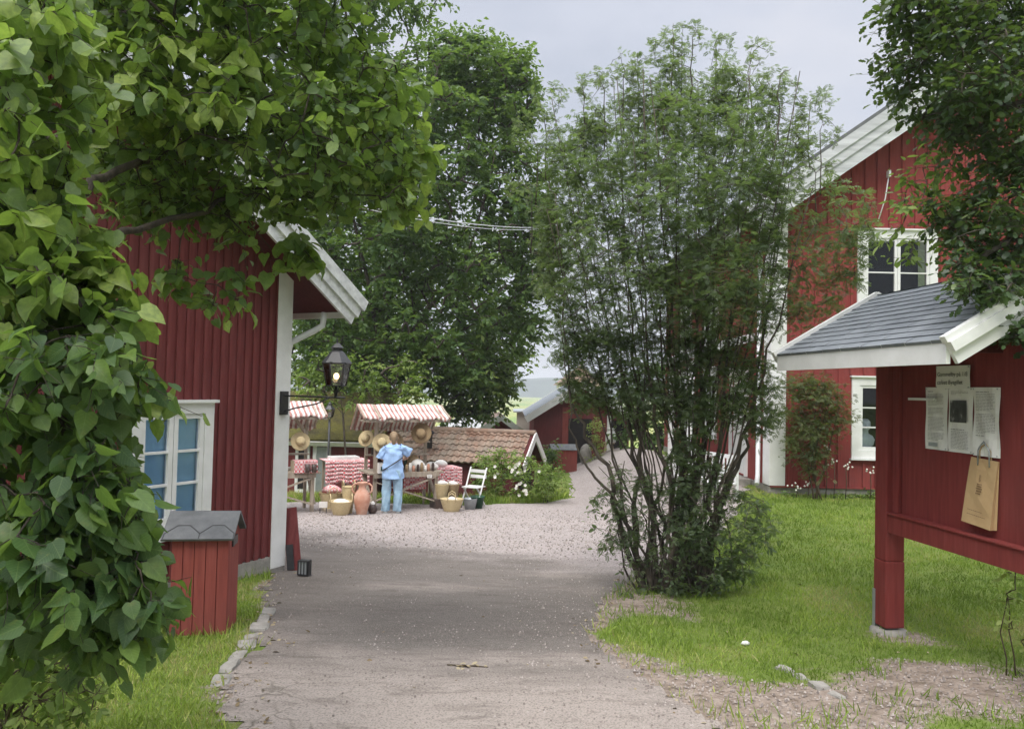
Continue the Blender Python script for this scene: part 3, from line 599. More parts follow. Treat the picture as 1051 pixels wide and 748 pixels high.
pb.box(.085, 1.655, -.02, .0, rb, ztop, nb); obj('panel', pb, 'falu_board', NB)
pb = MB(); pb.box(.086, 1.654, .001, .07, rb - .01, rt, nb); pb.box(.087, 1.653, .001, .085, rt, rt + .018, nb); obj('bottom_rail', pb, 'falu_board', NB, bevel=.004)
for a in (.087, 1.57): obj('stile', MB().box(a, a + .083, .001, .035, rt + .02, ztop - .1, nb), 'falu_board', NB, bevel=.004)
# roof: eave along the panel, ridge behind, near and far gables with white boards
eN = P(966, 374, 5.0); eF = P(803, 380, 7.4); ze = (eN[2] + eF[2]) / 2 - P0[2]
aN = (eN - P0) @ nb.u; aF = (eF - P0) @ nb.u; be = .5 * ((eN - P0) @ vn + (eF - P0) @ vn)
rdF = P(908, 303, 7.4); br = (rdF - P0) @ vn; zr = rdF[2] - P0[2]; ze_top = ze + .15
aF, aN = aF - .02, aN
hw = be - br; sl = math.hypot(hw, zr - ze_top)
for sg in (1, -1):
    o = nb.p(0, br + sg * hw, ze_top); v = (np.array(vn) * (-sg) * hw + Z3 * (zr - ze_top)) / sl; nn = np.cross(nb.u, v); nn = nn if nn[2] > 0 else -nn
    fr = F(o, nb.u, v, nn); mb = MB(); mb.box(aF + .02, aN - .02, .02, sl, -.05, -.02, fr); rf = obj('roof', mb, 'soffit', NB)  # underside coloured dark: shade beneath the roof put into the material
    ms = MB(); nr = 12; rh = sl / nr
    for r in range(nr):                 # slate courses, each lapping over the one below, with staggered joints
        a = aF + .03 - (r * .117) % .28
        while a < aN - .03:
            a0, a1 = max(a, aF + .03), min(a + .277 + random.uniform(-.003, .003), aN - .03); jj = random.uniform(0, .004)
            if a1 - a0 > .03:
                b0, b1 = r * rh - .01, (r + 1) * rh + .02
                ms.face([fr.p(a0, b0, .014 + jj), fr.p(a1, b0, .014 + jj), fr.p(a1, b1, .006), fr.p(a0, b1, .006)])
                ms.face([fr.p(a0, b0, .012 - .02), fr.p(a1, b0, .012 - .02), fr.p(a1, b0, .014 + jj), fr.p(a0, b0, .014 + jj)])
            a += .28
    obj('slates', ms, 'slate', rf)
    for a_, sg2 in ((aN, 1), (aF, -1)):   # rake boards
        mb = MB(); mb.box(a_ - .02, a_ + .012, -.02, sl, -.16, .0, fr) ; mb.box(a_ - .025, a_ + .03, -.03, sl + .015, .0005, .045, fr); mb.box(a_ - .02 + sg2 * .033, a_ + .012 + sg2 * .033, -.02, sl, -.07, -.0005, fr)
        obj('rake_board', mb, 'white', rf)
mb = MB(); mb.box(aF + .013, aN - .021, be - .03, be, ze - .0, ze + .165, nb); obj('eave_fascia', mb, 'white', NB)
mb = MB(); mb.box(aF + .014, aN - .022, 2 * br - be, 2 * br - be + .03, ze, ze + .165, nb); obj('eave_fascia', mb, 'white', NB)
mb = MB(); mb.box(-.085, 1.5, -.05, .05, ztop, ztop + .06, nb)
for a in (0.0, .7, 1.25): mb.box(a - .04, a + .04, 2 * br - be + .06, be - .06, ze + .10, ze + .19, nb)
obj('roof_timber', mb, 'soffit', NB)  # timber gets the same dark colour for the roof's shade
mb = MB(); mb.bar(nb.p(.3, .03, ztop - .42), nb.p(.62, .03, ztop - .42), .02, .02); obj('light_tube', mb, 'white', NB)

# printed sheets on the board: three with text, one title sheet, a brown bag
def printed(label, px0, py0, px1, py1, off, group, lines, picture=None, stamp=None, wave=.004):
    a0, c1 = on_nb(px0, py0); a1, _ = on_nb(px1, py0); _, c0 = on_nb(px0, py1)
    t = thing('paper_sheet', label, 'paper', nb.p((a0 + a1) / 2, off, c0), 0, group)
    n = 8; mb = MB(); pts = [[nb.p(a0 + (a1 - a0) * i / n, off + wave * (1 + math.sin(i * 1.3 + k * .9)), c0 + (c1 - c0) * k / n) for i in range(n + 1)] for k in range(n + 1)]
    for k in range(n):
        for i in range(n): mb.face([pts[k][i], pts[k][i + 1], pts[k + 1][i + 1], pts[k + 1][i]], True)
    obj('sheet', mb, 'paper', t)
    ml = MB(); w = a1 - a0; h = c1 - c0; b = off + wave * 2 + .003; z = c1 - .03
    fp = F(nb.o, nb.u, nb.w, nb.v)
    for kind, cnt in lines:
        for i in range(cnt):
            if z < c0 + .03: break
            x = a0 + .035; end = a1 - .03 - (random.uniform(.05, .16) if i == cnt - 1 else random.uniform(0, .02)); hh = .006 if kind == 'b' else .0032
            if kind == '_': z -= .006; continue
            while x < end:
                ww = min(random.uniform(.012, .04), end - x); ml.face([nb.p(x, b, z - hh), nb.p(x + ww, b, z - hh), nb.p(x + ww, b, z), nb.p(x, b, z)]); x += ww + .006
            z -= .0105
    obj('print', ml, 'ink_soft', t)
    for x_, z_ in ((a0 + .012, c1 - .012), (a1 - .012, c1 - .012), (a0 + .012, c0 + .012), (a1 - .012, c0 + .012)): obj('pin', MB().ball(nb.p(x_, off + wave * 2 + .004, z_), .005, 6), 'zinc', t)
    if picture:
        x0, x1, y0, y1 = picture; mp_ = MB(); mp_.face([nb.p(a0 + w * x0, b + .001, c0 + h * y0), nb.p(a0 + w * x1, b + .001, c0 + h * y0), nb.p(a0 + w * x1, b + .001, c0 + h * y1), nb.p(a0 + w * x0, b + .001, c0 + h * y1)]); obj('photograph', mp_, MAT['photo'], t)
    if stamp:
        x0, x1, y0, y1 = stamp; mp_ = MB(); mp_.face([nb.p(a0 + w * x0, b + .001, c0 + h * y0), nb.p(a0 + w * x1, b + .001, c0 + h * y0), nb.p(a0 + w * x1, b + .001, c0 + h * y1), nb.p(a0 + w * x0, b + .001, c0 + h * y1)]); obj('stamp', mp_, 'zinc', t)
    return t
m, nt, b = newmat('grey_photograph'); v = coords(nt, (9, 9, 6)); nt.links.new(ramp(nt, noise(nt, v, 1.4, 3), [(.4, (.012, .012, .012)), (.56, (.05, .05, .05)), (.68, (.42, .42, .41))]), b.inputs['Base Color']); b.inputs['Roughness'].default_value = .35; MAT['photo'] = m
printed('left of the three printed sheets, all text with a grey stamp at its foot', 951.5, 397.5, 974, 460, .006, 'printed sheets on the notice board', [('b', 1), ('_', 2), ('t', 9), ('_', 2), ('t', 6), ('_', 2), ('t', 11), ('_', 1), ('t', 6)], stamp=(.18, .6, .05, .11))
printed('middle of the three printed sheets, with a dark photograph in its upper half', 974.8, 397.5, 1000, 463, .005, 'printed sheets on the notice board', [('t', 3), ('_', 42), ('b', 1), ('_', 1), ('t', 18)], picture=(.1, .78, .46, .8))
printed('right of the three printed sheets, all text above the hanging paper bag', 1001, 397.5, 1028, 467, .006, 'printed sheets on the notice board', [('b', 1), ('_', 1), ('t', 12), ('_', 3), ('t', 14), ('_', 1), ('b', 1)], wave=.007)
def text_part(name, body, fr, size, m, parent):
    """lettering as flat mesh glyphs on a frame: u reading direction, w up"""
    cu = bpy.data.curves.new('lettering', 'FONT'); cu.body = body; cu.size = size; cu.align_x = 'LEFT'; to = bpy.data.objects.new('lettering', cu)
    COL.objects.link(to); dg = bpy.context.evaluated_depsgraph_get(); me = bpy.data.meshes.new_from_object(to.evaluated_get(dg)); COL.objects.unlink(to); bpy.data.objects.remove(to)
    mb = MB(); vv = [fr.p(v.co.x, 0, v.co.y) for v in me.vertices]
    for p in me.polygons: mb.face([vv[i] for i in p.vertices])
    return obj(name, mb, m, parent)
tt = printed('small title sheet with two lines of lettering above the three printed sheets', 964, 376, 999, 399, .024, None, [], wave=.002)
a0, _ = on_nb(966, 390); _, c1 = on_nb(966, 386.5); _, c2 = on_nb(966, 394.5)
text_part('lettering', 'Gammelby på 1/8', F(nb.p(a0, .034, c1), nb.u, nb.v, nb.w), .047, 'ink', tt); text_part('lettering', 'caféet Byagillet', F(nb.p(a0, .034, c2), nb.u, nb.v, nb.w), .047, 'ink', tt)

ba, bc = on_nb(997, 473); BG = thing('paper_bag', 'brown paper carrier bag hanging crooked by its handle under the printed sheets', 'bag', nb.p(ba, .05, bc))
bw, bh, bd = .27, .47, .10; tl = R_(9); ub = nb.u * math.cos(tl) + Z3 * (-math.sin(tl) * -.0) ; 
top_l = on_nb(999.5, 468.5); top_r = on_nb(1027.5, 474); bot_l = on_nb(986.5, 534, .065); bot_r = on_nb(1016, 544.5, .065)
q = lambda t, b: nb.p(t[0], b, t[1])
mb = MB(); n = 6
def lerp(a, b, t): return (a[0] + (b[0] - a[0]) * t, a[1] + (b[1] - a[1]) * t)
rows = []
for k in range(n + 1):
    l, r = lerp(top_l, bot_l, k / n), lerp(top_r, bot_r, k / n); dp = .02 + .045 * (k / n) ** .8
    rows.append([q(l, .012), q(l, dp), q(lerp(l, r, .33), dp + .006 * math.sin(k)), q(lerp(l, r, .66), dp + .005 * math.cos(k * 1.7)), q(r, dp), q(lerp(r, l, .02), dp * .5 + .0), q(r, .012)])
for k in range(n):
    for i in range(6): mb.face([rows[k][i], rows[k][i + 1], rows[k + 1][i + 1], rows[k + 1][i]])
    mb.face([rows[k][6], rows[k][0], rows[k + 1][0], rows[k + 1][6]])
mb.face(rows[n][::-1]); obj('bag_body', mb, 'kraft', BG)
for off in (.014, .03):
    h0, h1 = lerp(top_l, top_r, .3), lerp(top_l, top_r, .72); mb = MB()
    pk = lambda t, dz: nb.p(t[0], off, t[1] + dz); mb.tube([pk(h0, -.05), pk(h0, .055), pk(lerp(h0, h1, .15), .085), pk(lerp(h0, h1, .5), .095 + off), pk(lerp(h0, h1, .85), .085), pk(h1, .055), pk(h1, -.05)], .005, 6); obj('handle', mb, 'kraft' if off < .02 else 'zinc', BG)
mb = MB()
def bagpt(s, t):                         # point on the bag's front face
    l, r = lerp(top_l, bot_l, t), lerp(top_r, bot_r, t); return q(lerp(l, r, s), .02 + .045 * t ** .8 + .01)
for s0, s1, t0, t1 in ((.42, .56, .37, .385), (.42, .58, .40, .42), (.40, .6, .435, .455), (.42, .6, .47, .495), (.41, .58, .51, .53)):
    k = s0
    while k < s1: mb.face([bagpt(k, t1), bagpt(k + .03, t1), bagpt(k + .03, t0), bagpt(k, t0)]); k += .045
for j in range(7): mb.face([bagpt(.47, .24 + .016 * j + .008), bagpt(.49 + .03 * (j % 3), .24 + .016 * j + .008), bagpt(.49 + .03 * ((j + 1) % 3), .24 + .016 * j), bagpt(.46, .24 + .016 * j)])
for t0, s1 in ((.78, .72), (.845, .8)):
    k = .2
    while k < s1: mb.face([bagpt(k, t0 + .008 + .0 * k), bagpt(k + .05, t0 + .008), bagpt(k + .05, t0), bagpt(k, t0)]); k += .065
obj('print', mb, 'brown_ink', BG)
# ------------------------------------------------------------------ market stalls
AS = R_(27)
def at_ground(px, py, Y):
    q = P(px, py, Y); q[2] = float(g(q[0], q[1])); return q
def make_stall(loc):
    t = thing('market_stall', '', 'market stall', loc, AS, 'striped market stalls')
    L, Dp, H = 1.42, .75, .80
    for x in (.03, L - .03):
        for y in (.03, Dp - .03):
            if y < .1 and x < .1: obj('post', MB().box(x - .035, x + .035, y - .035, y + .035, -.1, 1.92), 'oldwood', t, world=False)
            elif y > .1: obj('post', MB().box(x - .03, x + .03, y - .03, y + .03, -.15, 1.95 if x < .1 else 1.9), 'oldwood', t, world=False)
            else: obj('leg', MB().box(x - .035, x + .035, y - .035, y + .035, -.1, H - .04), 'oldwood', t, world=False)
    mb = MB(); nb_ = 5
    for i in range(nb_): mb.box(-.12, L + .12, -.05 + i * (Dp + .1) / nb_ + .004, -.05 + (i + 1) * (Dp + .1) / nb_, H - .035 - .002 * (i % 2), H)
    mb.box(-.02, L + .02, -.052, -.03, H - .11, H - .037); obj('table_top', mb, 'oldwood', t, world=False)
    mb = MB(); mb.bar((.05, -.02, .22), (L - .06, -.02, H - .12), .03, .075, up=(0, 1, 0)); mb.bar((.05, -.055, H - .2), (L - .06, -.055, .16), .03, .075, up=(0, 1, 0)); obj('cross_brace', mb, 'oldwood', t, world=False)
    mb = MB()
    for x in (-.02, L + .02): mb.bar((x, .05, .15), (x, Dp - .05, H - .1), .03, .07, up=(1, 0, 0))
    obj('side_brace', mb, 'oldwood', t, world=False)
    # roof frame: ridge, rafters, struts
    yr, zr_, yf, zf, yb, zb_ = .32, 2.22, -.22, 1.97, .78, 1.70; x0, x1 = -.32, L + .18
    mb = MB(); mb.bar((x0, yr, zr_ - .05), (x1, yr, zr_ - .05), .04, .06)
    for x in (x0 + .03, .03, L - .03, x1 - .03):
        mb.bar((x, yr, zr_ - .03), (x, yf, zf - .03), .035, .06); mb.bar((x, yr, zr_ - .03), (x, yb, zb_ - .03), .035, .06)
    mb.bar((x0, yf + .04, zf - .08), (x1, yf + .04, zf - .08), .035, .05); mb.bar((.03, .03, 1.55), (.42, .03, 1.93), .03, .07, up=(0, 1, 0)); mb.bar((L - .03, Dp - .1, 1.5), (L - .45, .1, 1.94), .03, .07)
    mb.bar((.03, .03, 1.9), (.03, Dp, 1.9), .04, .07); mb.bar((L - .03, Dp - .03, 1.88), (L - .03, .05, 1.93), .04, .07); mb.bar((x0, .0, 1.88), (.2, .05, 1.98), .03, .1, up=(0, 1, 0))
    obj('roof_frame', mb, 'oldwood', t, world=False)
    mb = MB(); n = 28
    def row(y, z, s, thick=0): return [(x0 + (x1 - x0) * i / n, y + .012 * math.sin(i * 1.7), z + s * (.012 * math.sin(i * .9) - .02 * (i % 4 == 2)) + thick) for i in range(n + 1)]
    rs = [row(yf - .005, zf - .05, 2.0), row(yf, zf, 1), row((yf + yr) / 2, (zf + zr_) / 2 - .015, 1), row(yr, zr_, .4), row((yb + yr) / 2, (zb_ + zr_) / 2 - .01, 1), row(yb, zb_, 1), row(yb + .005, zb_ - .06, 2)]
    for a, b in zip(rs[:-1], rs[1:]):
        for i in range(n): mb.face([a[i], a[i + 1], b[i + 1], b[i]], True)
    o = obj('awning', mb, 'awning', t, world=False); s = o.modifiers.new('cloth', 'SOLIDIFY'); s.thickness = .006
    mb = MB(); mb.box(.0, L, Dp - .25, Dp - .02, 1.1, 1.125); mb.box(.0, L, Dp - .25, Dp - .02, 1.38, 1.405); obj('shelf', mb, 'oldwood', t, world=False)
    return t
q = at_ground(383, 521, 16.1); S2 = make_stall(q); S2['label'] = 'market stall with red and white striped roof where the person in blue stands'
q1 = at_ground(290, 533, 15.3); S1 = copy_tree(S2); S1.location = (float(q1[0]) - .75, float(q1[1]) - .3, float(q1[2])); S1['label'] = 'market stall with striped roof half hidden by the white house corner'
def stall_pt(S, x, y, z):
    return np.array(S.matrix_basis @ Vector((x, y, z)))
bpy.context.view_layer.update()

def hat(S, x, y, z, r, label, tilt=(80, 0, 0), m='straw', g_='straw hats hanging at the stalls'):
    c = stall_pt(S, x, y, z) if S is not None else np.array((x, y, z))
    t = thing('straw_hat', label, 'hat', c, 0, g_); M = np.array((Matrix.Rotation(R_(tilt[2]), 3, 'Z') @ Matrix.Rotation(R_(tilt[0]), 3, 'X') @ Matrix.Rotation(R_(tilt[1]), 3, 'Y')))
    mb = MB(); mb.lathe([(r, -.01), (r * .98, .006), (r * .75, -.008), (r * .5, .0)], n=22, tilt=M); mb.lathe([(r * .5, .0), (r * .48, .05), (r * .44, r * .5), (r * .3, r * .6), (0, r * .62)], n=22, tilt=M); obj('brim', mb, m, t, world=False)
    mb = MB(); mb.lathe([(r * .505, .004), (r * .5, .04)], n=22, tilt=M); obj('hat_band', mb, 'straw_dark', t, world=False); return t
hat(S2, .12, -.08, 1.43, .20, 'straw hat with flat crown hanging on the left post of the right stall', (75, 0, 10))
hat(S2, -.12, .25, 1.5, .18, 'straw hat half behind the left post of the right stall', (70, 0, -20))
hat(S2, .45, .15, 1.42, .22, 'broad brown straw hat hanging just left of the person in blue', (70, 0, 5), 'straw_dark')
hat(S2, 1.0, -.05, 1.62, .22, 'upright straw hat hanging just right of the head of the person in blue', (80, 12, -15), 'straw_dark')
hat(S1, 1.12, .0, 1.42, .19, 'round straw hat hanging under the half hidden left stall', (75, 0, 20))

def lathe_thing(name, label, cat, loc, prof, m, group=None, n=14, part='body'):
    t = thing(name, label, cat, loc, 0, group); obj(part, MB().lathe(prof, n=n), m, t, world=False); return t
# shelf goods of the right stall
for k in range(5):
    lathe_thing('jar', ['slim jar at the left end', 'second jar from the left', 'middle jar', 'fourth jar from the left', 'last jar beside the person'][k] + ' on the lower shelf of the right stall', 'jar', stall_pt(S2, .14 + .105 * k, .58, 1.126), [(.0, 0), (.038, 0), (.04, .10), (.03, .125), (.03, .15), (0, .15)], ['ceramic', 'linen', 'linen', 'straw_dark', 'ceramic'][k], 'jars on the stall shelf')
c = stall_pt(S2, .30, .02, .80); cr8 = thing('jar_crate', 'pale crate filled with small jars at the left end of the stall table', 'crate', c, AS)
mb = MB(); mb.box(-.24, .24, -.15, .15, 0, .02); mb.box(-.24, .24, -.15, -.135, .02, .2); mb.box(-.24, .24, .135, .15, .02, .2); mb.box(-.24, -.225, -.135, .135, .02, .2); mb.box(.225, .24, -.135, .135, .02, .2); obj('box', mb, 'linen', cr8, world=False)
mb = MB()
for k in range(5): mb.box(-.2 + k * .09, -.15 + k * .09, -.156, -.151, .05, .14)
obj('label_patch', mb, 'green_pot', cr8, world=False)
def bundle(name, label, cat, c, r, m, group=None, sz=.6, seed=1, sx=1.0, sy=.8):
    random.seed(seed); mb = MB(); mb.ball(c + np.array((0, 0, r * sz * .9)), r, 14, sx, sy, sz, jit=.22); mb.ball(c + np.array((r * .5, 0, r * sz * .8)), r * .7, 12, sx, sy, sz, jit=.25); mb.ball(c + np.array((-r * .5, .02, r * sz * .7)), r * .65, 12, sx, sy, sz, jit=.25)
    return tag(obj(name, mb, m), label, cat, group)
bundle('linen_bundle', 'white cloth bundle on the stall table right of the person', 'linen', stall_pt(S2, 1.03, .2, .80), .14, 'linen', 'bundles of white goods', 0.9, 3)
bundle('linen_bundle', 'rightmost white bundle at the end of the stall table', 'linen', stall_pt(S2, 1.36, .25, .80), .13, 'linen', 'bundles of white goods', .7, 4)
hb = bundle('hand_basketry', 'small brown woven bag standing upright on the stall table', 'bag', stall_pt(S2, 1.02, .42, .80), .15, 'straw_dark', None, 1.1, 5)
def cloth(name, label, p0, u, w, h, m, fold=.03, top=0, group=None):
    """a hanging cloth: p0 top left corner, u direction across"""
    u = np.asarray(u, float); nrm = np.cross(u, Z3); n, k = 16, 8; mb = MB(); R = []
    for j in range(k + 1):
        t = j / k; R.append([p0 + u * (w * i / n) - Z3 * h * t - nrm * (0) + nrm * (fold * t * math.sin(i * 1.9 + .4) - .01) * -1 for i in range(n + 1)])
    if top: R = [[q - nrm * -top * s - nrm * 0 for q in R[0]] for s in (1, .5)] + R if False else [[q + (-nrm) * top * s + Z3 * .004 for q in R[0]] for s in (1, .5)] + R
    for a, b in zip(R[:-1], R[1:]):
        for i in range(n): mb.face([a[i], a[i + 1], b[i + 1], b[i]], True)
    o = obj(name, mb, m); s = o.modifiers.new('cloth', 'SOLIDIFY'); s.thickness = .008; return tag(o, label, 'cloth', group)
us = np.array((math.cos(AS), math.sin(AS), 0))
cloth('checked_cloth', 'red checked cloth hanging under the table right of the person', stall_pt(S2, .72, .2, .74), us, .5, .34, 'checks')
cloth('checked_cloth', 'small red checked cloth hanging over the edge of the left stall table', stall_pt(S1, 1.0, -.075, 1.03), us, .46, .24, 'checks', top=.25)
obj_box = MB(); fb_ = F(stall_pt(S1, 1.22, .1, .80), us, np.array((-us[1], us[0], 0)), Z3); obj_box.box(-.22, .23, -.16, .2, 0, .215, fb_); tag(obj('wooden_box', obj_box, 'palewood'), 'low wooden box under the checked cloth on the left stall table', 'box')
for k, lb in enumerate(('dark mug nearer the white corner on the left stall table', 'dark mug at the right end of the left stall table')):
    c = stall_pt(S1, 1.30 + .13 * k, -.02 + .0 * k, .80); t = lathe_thing('mug', lb, 'mug', c + np.array((0, -.1, 0)), [(0, 0), (.045, 0), (.05, .05), (.05, .17), (.044, .17), (.04, .02)], 'ceramic', 'dark mugs on the stall')
    mb = MB(); mb.tube([(.048, 0, .13), (.085, 0, .12), (.09, 0, .07), (.05, 0, .04)], .008, 5); obj('handle', mb, 'ceramic', t, world=False)

# baskets
def basket(px, py, Y, r, h, label, dz=0, m='straw', handles=True):
    c = at_ground(px, py, Y) + np.array((0, 0, dz)); t = thing('basket', label, 'basket', c, random.uniform(0, 3), 'woven baskets by the stalls')
    pr = [(0, .0), (r * .62, .0)]; k = 9
    for i in range(k + 1):
        z = h * i / k; rr = r * (.62 + .38 * (i / k) ** .85); pr += [(rr, z), (rr + .008, z + h / k * .5)]
    pr += [(r * 1.03, h + .015), (r * .96, h + .02), (r * .9, h * .8), (r * .6, h * .3), (0, h * .28)]
    obj('body', MB().lathe(pr, n=24, sy=.85), m, t, world=False)
    if handles:
        for s in (1, -1):
            mb = MB(); mb.tube([(s * r * .35, -s * .0 + s * r * .78, h - .03), (s * r * .30, s * r * .80, h + .10), (0, s * r * .82, h + .15), (-s * r * .30, s * r * .80, h + .10), (-s * r * .35, s * r * .78, h - .03)], .011, 6); obj('handle', mb, m, t, world=False)
    return t, c
random.seed(5)
_, c = basket(349.5, 533, 15.3, .26, .27, 'woven basket in front, left of the clay amphora'); bundle('linen_bundle', 'white cloth lying in the basket in front of the amphora', 'linen', c + np.array((0, 0, .2)), .13, 'linen', 'bundles of white goods', .5, 6, 1.2, 1)
basket(340, 517, 15.9, .25, .30, 'upper woven basket heaped with pale cloth below the checked cloth', dz=.08); c = at_ground(340, 517, 15.9) + np.array((0, 0, .36)); bundle('flowered_cloth', 'pale red patterned cloth heaped in the upper basket', 'cloth', c, .18, 'checks', None, .55, 7)
basket(357, 527, 15.65, .15, .52, 'tall narrow woven basket between the low basket and the amphora')
_, c = basket(463.5, 520, 16.3, .24, .26, 'widest woven basket in front of the checked table, right of the stall'); bundle('linen_bundle', 'white cloth in the basket right of the stall', 'linen', c + np.array((0, 0, .2)), .1, 'linen', 'bundles of white goods', .6, 8)
_, c = basket(453, 512, 16.8, .19, .30, 'raised woven basket at the right leg of the stall', dz=.22, handles=False); bundle('linen_bundle', 'white goods filling the raised basket at the stall leg', 'linen', c + np.array((0, 0, .27)), .12, 'linen', 'bundles of white goods', .5, 9)
mb = MB(); q = at_ground(453, 512, 16.8); mb.box(-.2, .2, -.18, .18, 0, .215, F(q, us, (-us[1], us[0], 0), Z3)); tag(obj('wooden_box', mb, 'ceramic'), 'dark box carrying the raised basket at the stall leg', 'box')
_, c = basket(464, 511, 17.0, .17, .28, 'brownish basket behind the widest basket', dz=.22, m='straw_dark', handles=False); bundle('linen_bundle', 'white goods in the brownish basket', 'linen', c + np.array((0, 0, .25)), .1, 'linen', 'bundles of white goods', .6, 10)
mb = MB(); q = at_ground(464, 511, 17.0); mb.box(-.17, .17, -.16, .16, 0, .215, F(q, us, (-us[1], us[0], 0), Z3)); tag(obj('wooden_box', mb, 'ceramic'), 'dark box carrying the brownish basket', 'box')
mb = MB(); q = at_ground(340, 517, 15.9); mb.box(-.17, .17, -.16, .16, 0, .075, F(q, us, (-us[1], us[0], 0), Z3)); tag(obj('wooden_box', mb, 'oldwood'), 'low crate under the upper basket', 'box')

# amphora, little dark pot, white card box
q = at_ground(371, 531, 15.4); am = thing('amphora', 'terracotta amphora with two handles standing on the gravel left of the person', 'amphora', q)
k = .70; obj('body', MB().lathe([(0, 0), (.09, 0), (.10, .02), (.13, .14), (.165, .28), (.16, .37), (.12, .46), (.075, .52), (.07, .58), (.10, .63), (.105, .65), (.08, .65), (.06, .58), (.05, .48)], n=24), 'terracotta', am, world=False)
for s in (1, -1): obj('handle', MB().tube([(s * .14, 0, .42), (s * .195, 0, .48), (s * .195, 0, .575), (s * .14, 0, .62), (s * .075, 0, .61)], [.022, .02, .019, .019, .022], 8), 'terracotta', am, world=False)
t = lathe_thing('pot', 'small round dark pot with pale lid between the amphora and the person', 'pot', at_ground(382, 530, 15.6), [(0, 0), (.06, 0), (.095, .07), (.095, .13), (.06, .19), (.045, .2)], 'ceramic'); obj('lid', MB().lathe([(.05, .2), (.05, .225), (.02, .26), (0, .265)], n=12), 'linen', t, world=False)
q = at_ground(331.5, 530, 15.5); t = thing('price_card', 'small white card leaning low in front of the left stall leg', 'sign', q, R_(5)); obj('card', MB().box(-.08, .08, -.01, .01, .12, .24), 'linen', t, world=False); obj('stand', MB().box(-.07, -.055, -.008, .008, 0, .12).box(.055, .07, -.008, .008, 0, .12), 'black', t, world=False)

# middle table with checked cloth and white tray, table at the right with checked cloth, folding chair, buckets
def cloth_table(c, w, d, h, label, clabel, drop=.42):
    fr = F(c, us, np.array((-us[1], us[0], 0)), Z3); t = thing('trestle_table', label, 'table', c)
    obj('table_top', MB().box(0, w, 0, d, h - .03, h, fr), 'oldwood', t)
    for a in (.06, w - .06):
        for b in (.06, d - .06): obj('leg', MB().box(a - .025, a + .025, b - .025, b + .025, -.1, h - .031, fr), 'oldwood', t)
    n = 18; mb = MB(); rows = [[fr.p(-.03 + (w + .06) * i / n, d + .02, h + .004) for i in range(n + 1)]]
    for j in range(7):
        tt = j / 6; rows.append([fr.p(-.03 + (w + .06) * i / n, -.02 - .04 * tt * (1 + math.sin(i * 1.7)), h + .006 - drop * tt - .03 * tt * math.sin(i * .8)) for i in range(n + 1)])
    for a, b in zip(rows[:-1], rows[1:]):
        for i in range(n): mb.face([a[i], a[i + 1], b[i + 1], b[i]], True)
    o = obj('checked_cloth', mb, 'checks'); o.modifiers.new('c', 'SOLIDIFY').thickness = .007; tag(o, clabel, 'cloth'); return fr
fr = cloth_table(at_ground(334, 517, 17.2), .95, .6, .92, 'table under a checked cloth between the two stalls', 'red checked tablecloth between the two stalls', .5)
tr = thing('tray', 'white shallow tray on the checked tablecloth between the stalls', 'tray', fr.p(.4, .3, .93)); obj('base', MB().box(.15, .75, .1, .45, .93, .95, fr), 'plaster', tr); mb = MB(); mb.box(.15, .75, .08, .099, .93, 1.0, fr); mb.box(.15, .75, .451, .47, .93, 1.0, fr); mb.box(.13, .149, .08, .47, .93, 1.0, fr); mb.box(.751, .77, .08, .47, .93, 1.0, fr); obj('rim', mb, 'plaster', tr)
fr = cloth_table(at_ground(446, 512, 17.4), .62, .55, .80, 'table under a checked cloth right of the stall', 'red checked tablecloth right of the stall', .38)
bundle('linen_bundle', 'white goods heaped on the checked tablecloth right of the stall', 'linen', fr.p(.2, .2, .81), .14, 'linen', 'bundles of white goods', .6, 12)
q = at_ground(486, 515, 17.2); ch = thing('folding_chair', 'white slatted folding chair by the rose bush', 'chair', q, R_(-25))
mb = MB()
for i in range(4): mb.box(-.2, .2, -.2 + i * .1, -.13 + i * .1, .44, .46)
obj('seat', mb, 'white', ch, world=False); mb = MB()
for i in range(2): mb.box(-.2, .2, .2, .215, .62 + i * .12, .69 + i * .12)
obj('backrest', mb, 'white', ch, world=False)
for s in (1, -1): obj('leg', MB().bar((s * .2, -.22, 0), (s * .2, .22, .86), .03, .02), 'white', ch, world=False); obj('leg', MB().bar((s * .17, .24, 0), (s * .17, -.18, .45), .03, .02), 'white', ch, world=False)
t = lathe_thing('bucket', 'zinc bucket on the gravel below the folding chair', 'bucket', at_ground(482.5, 518, 16.7), [(0, 0), (.11, 0), (.15, .24), (.155, .25), (.145, .25), (.11, .05)], 'zinc'); obj('handle', MB().tube([(.15, 0, .24), (.12, .1, .28), (0, .16, .29), (-.12, .1, .28), (-.15, 0, .24)], .006, 5), 'black', t, world=False)
t = lathe_thing('plant_pot', 'dark green pot beside the zinc bucket', 'pot', at_ground(490, 517, 16.9), [(0, 0), (.1, 0), (.15, .25), (.16, .25), (.16, .28), (.14, .28), (.11, .06)], 'green_pot'); obj('soil', MB().lathe([(.0, .22), (.135, .22)], n=14), 'dark', t, world=False)

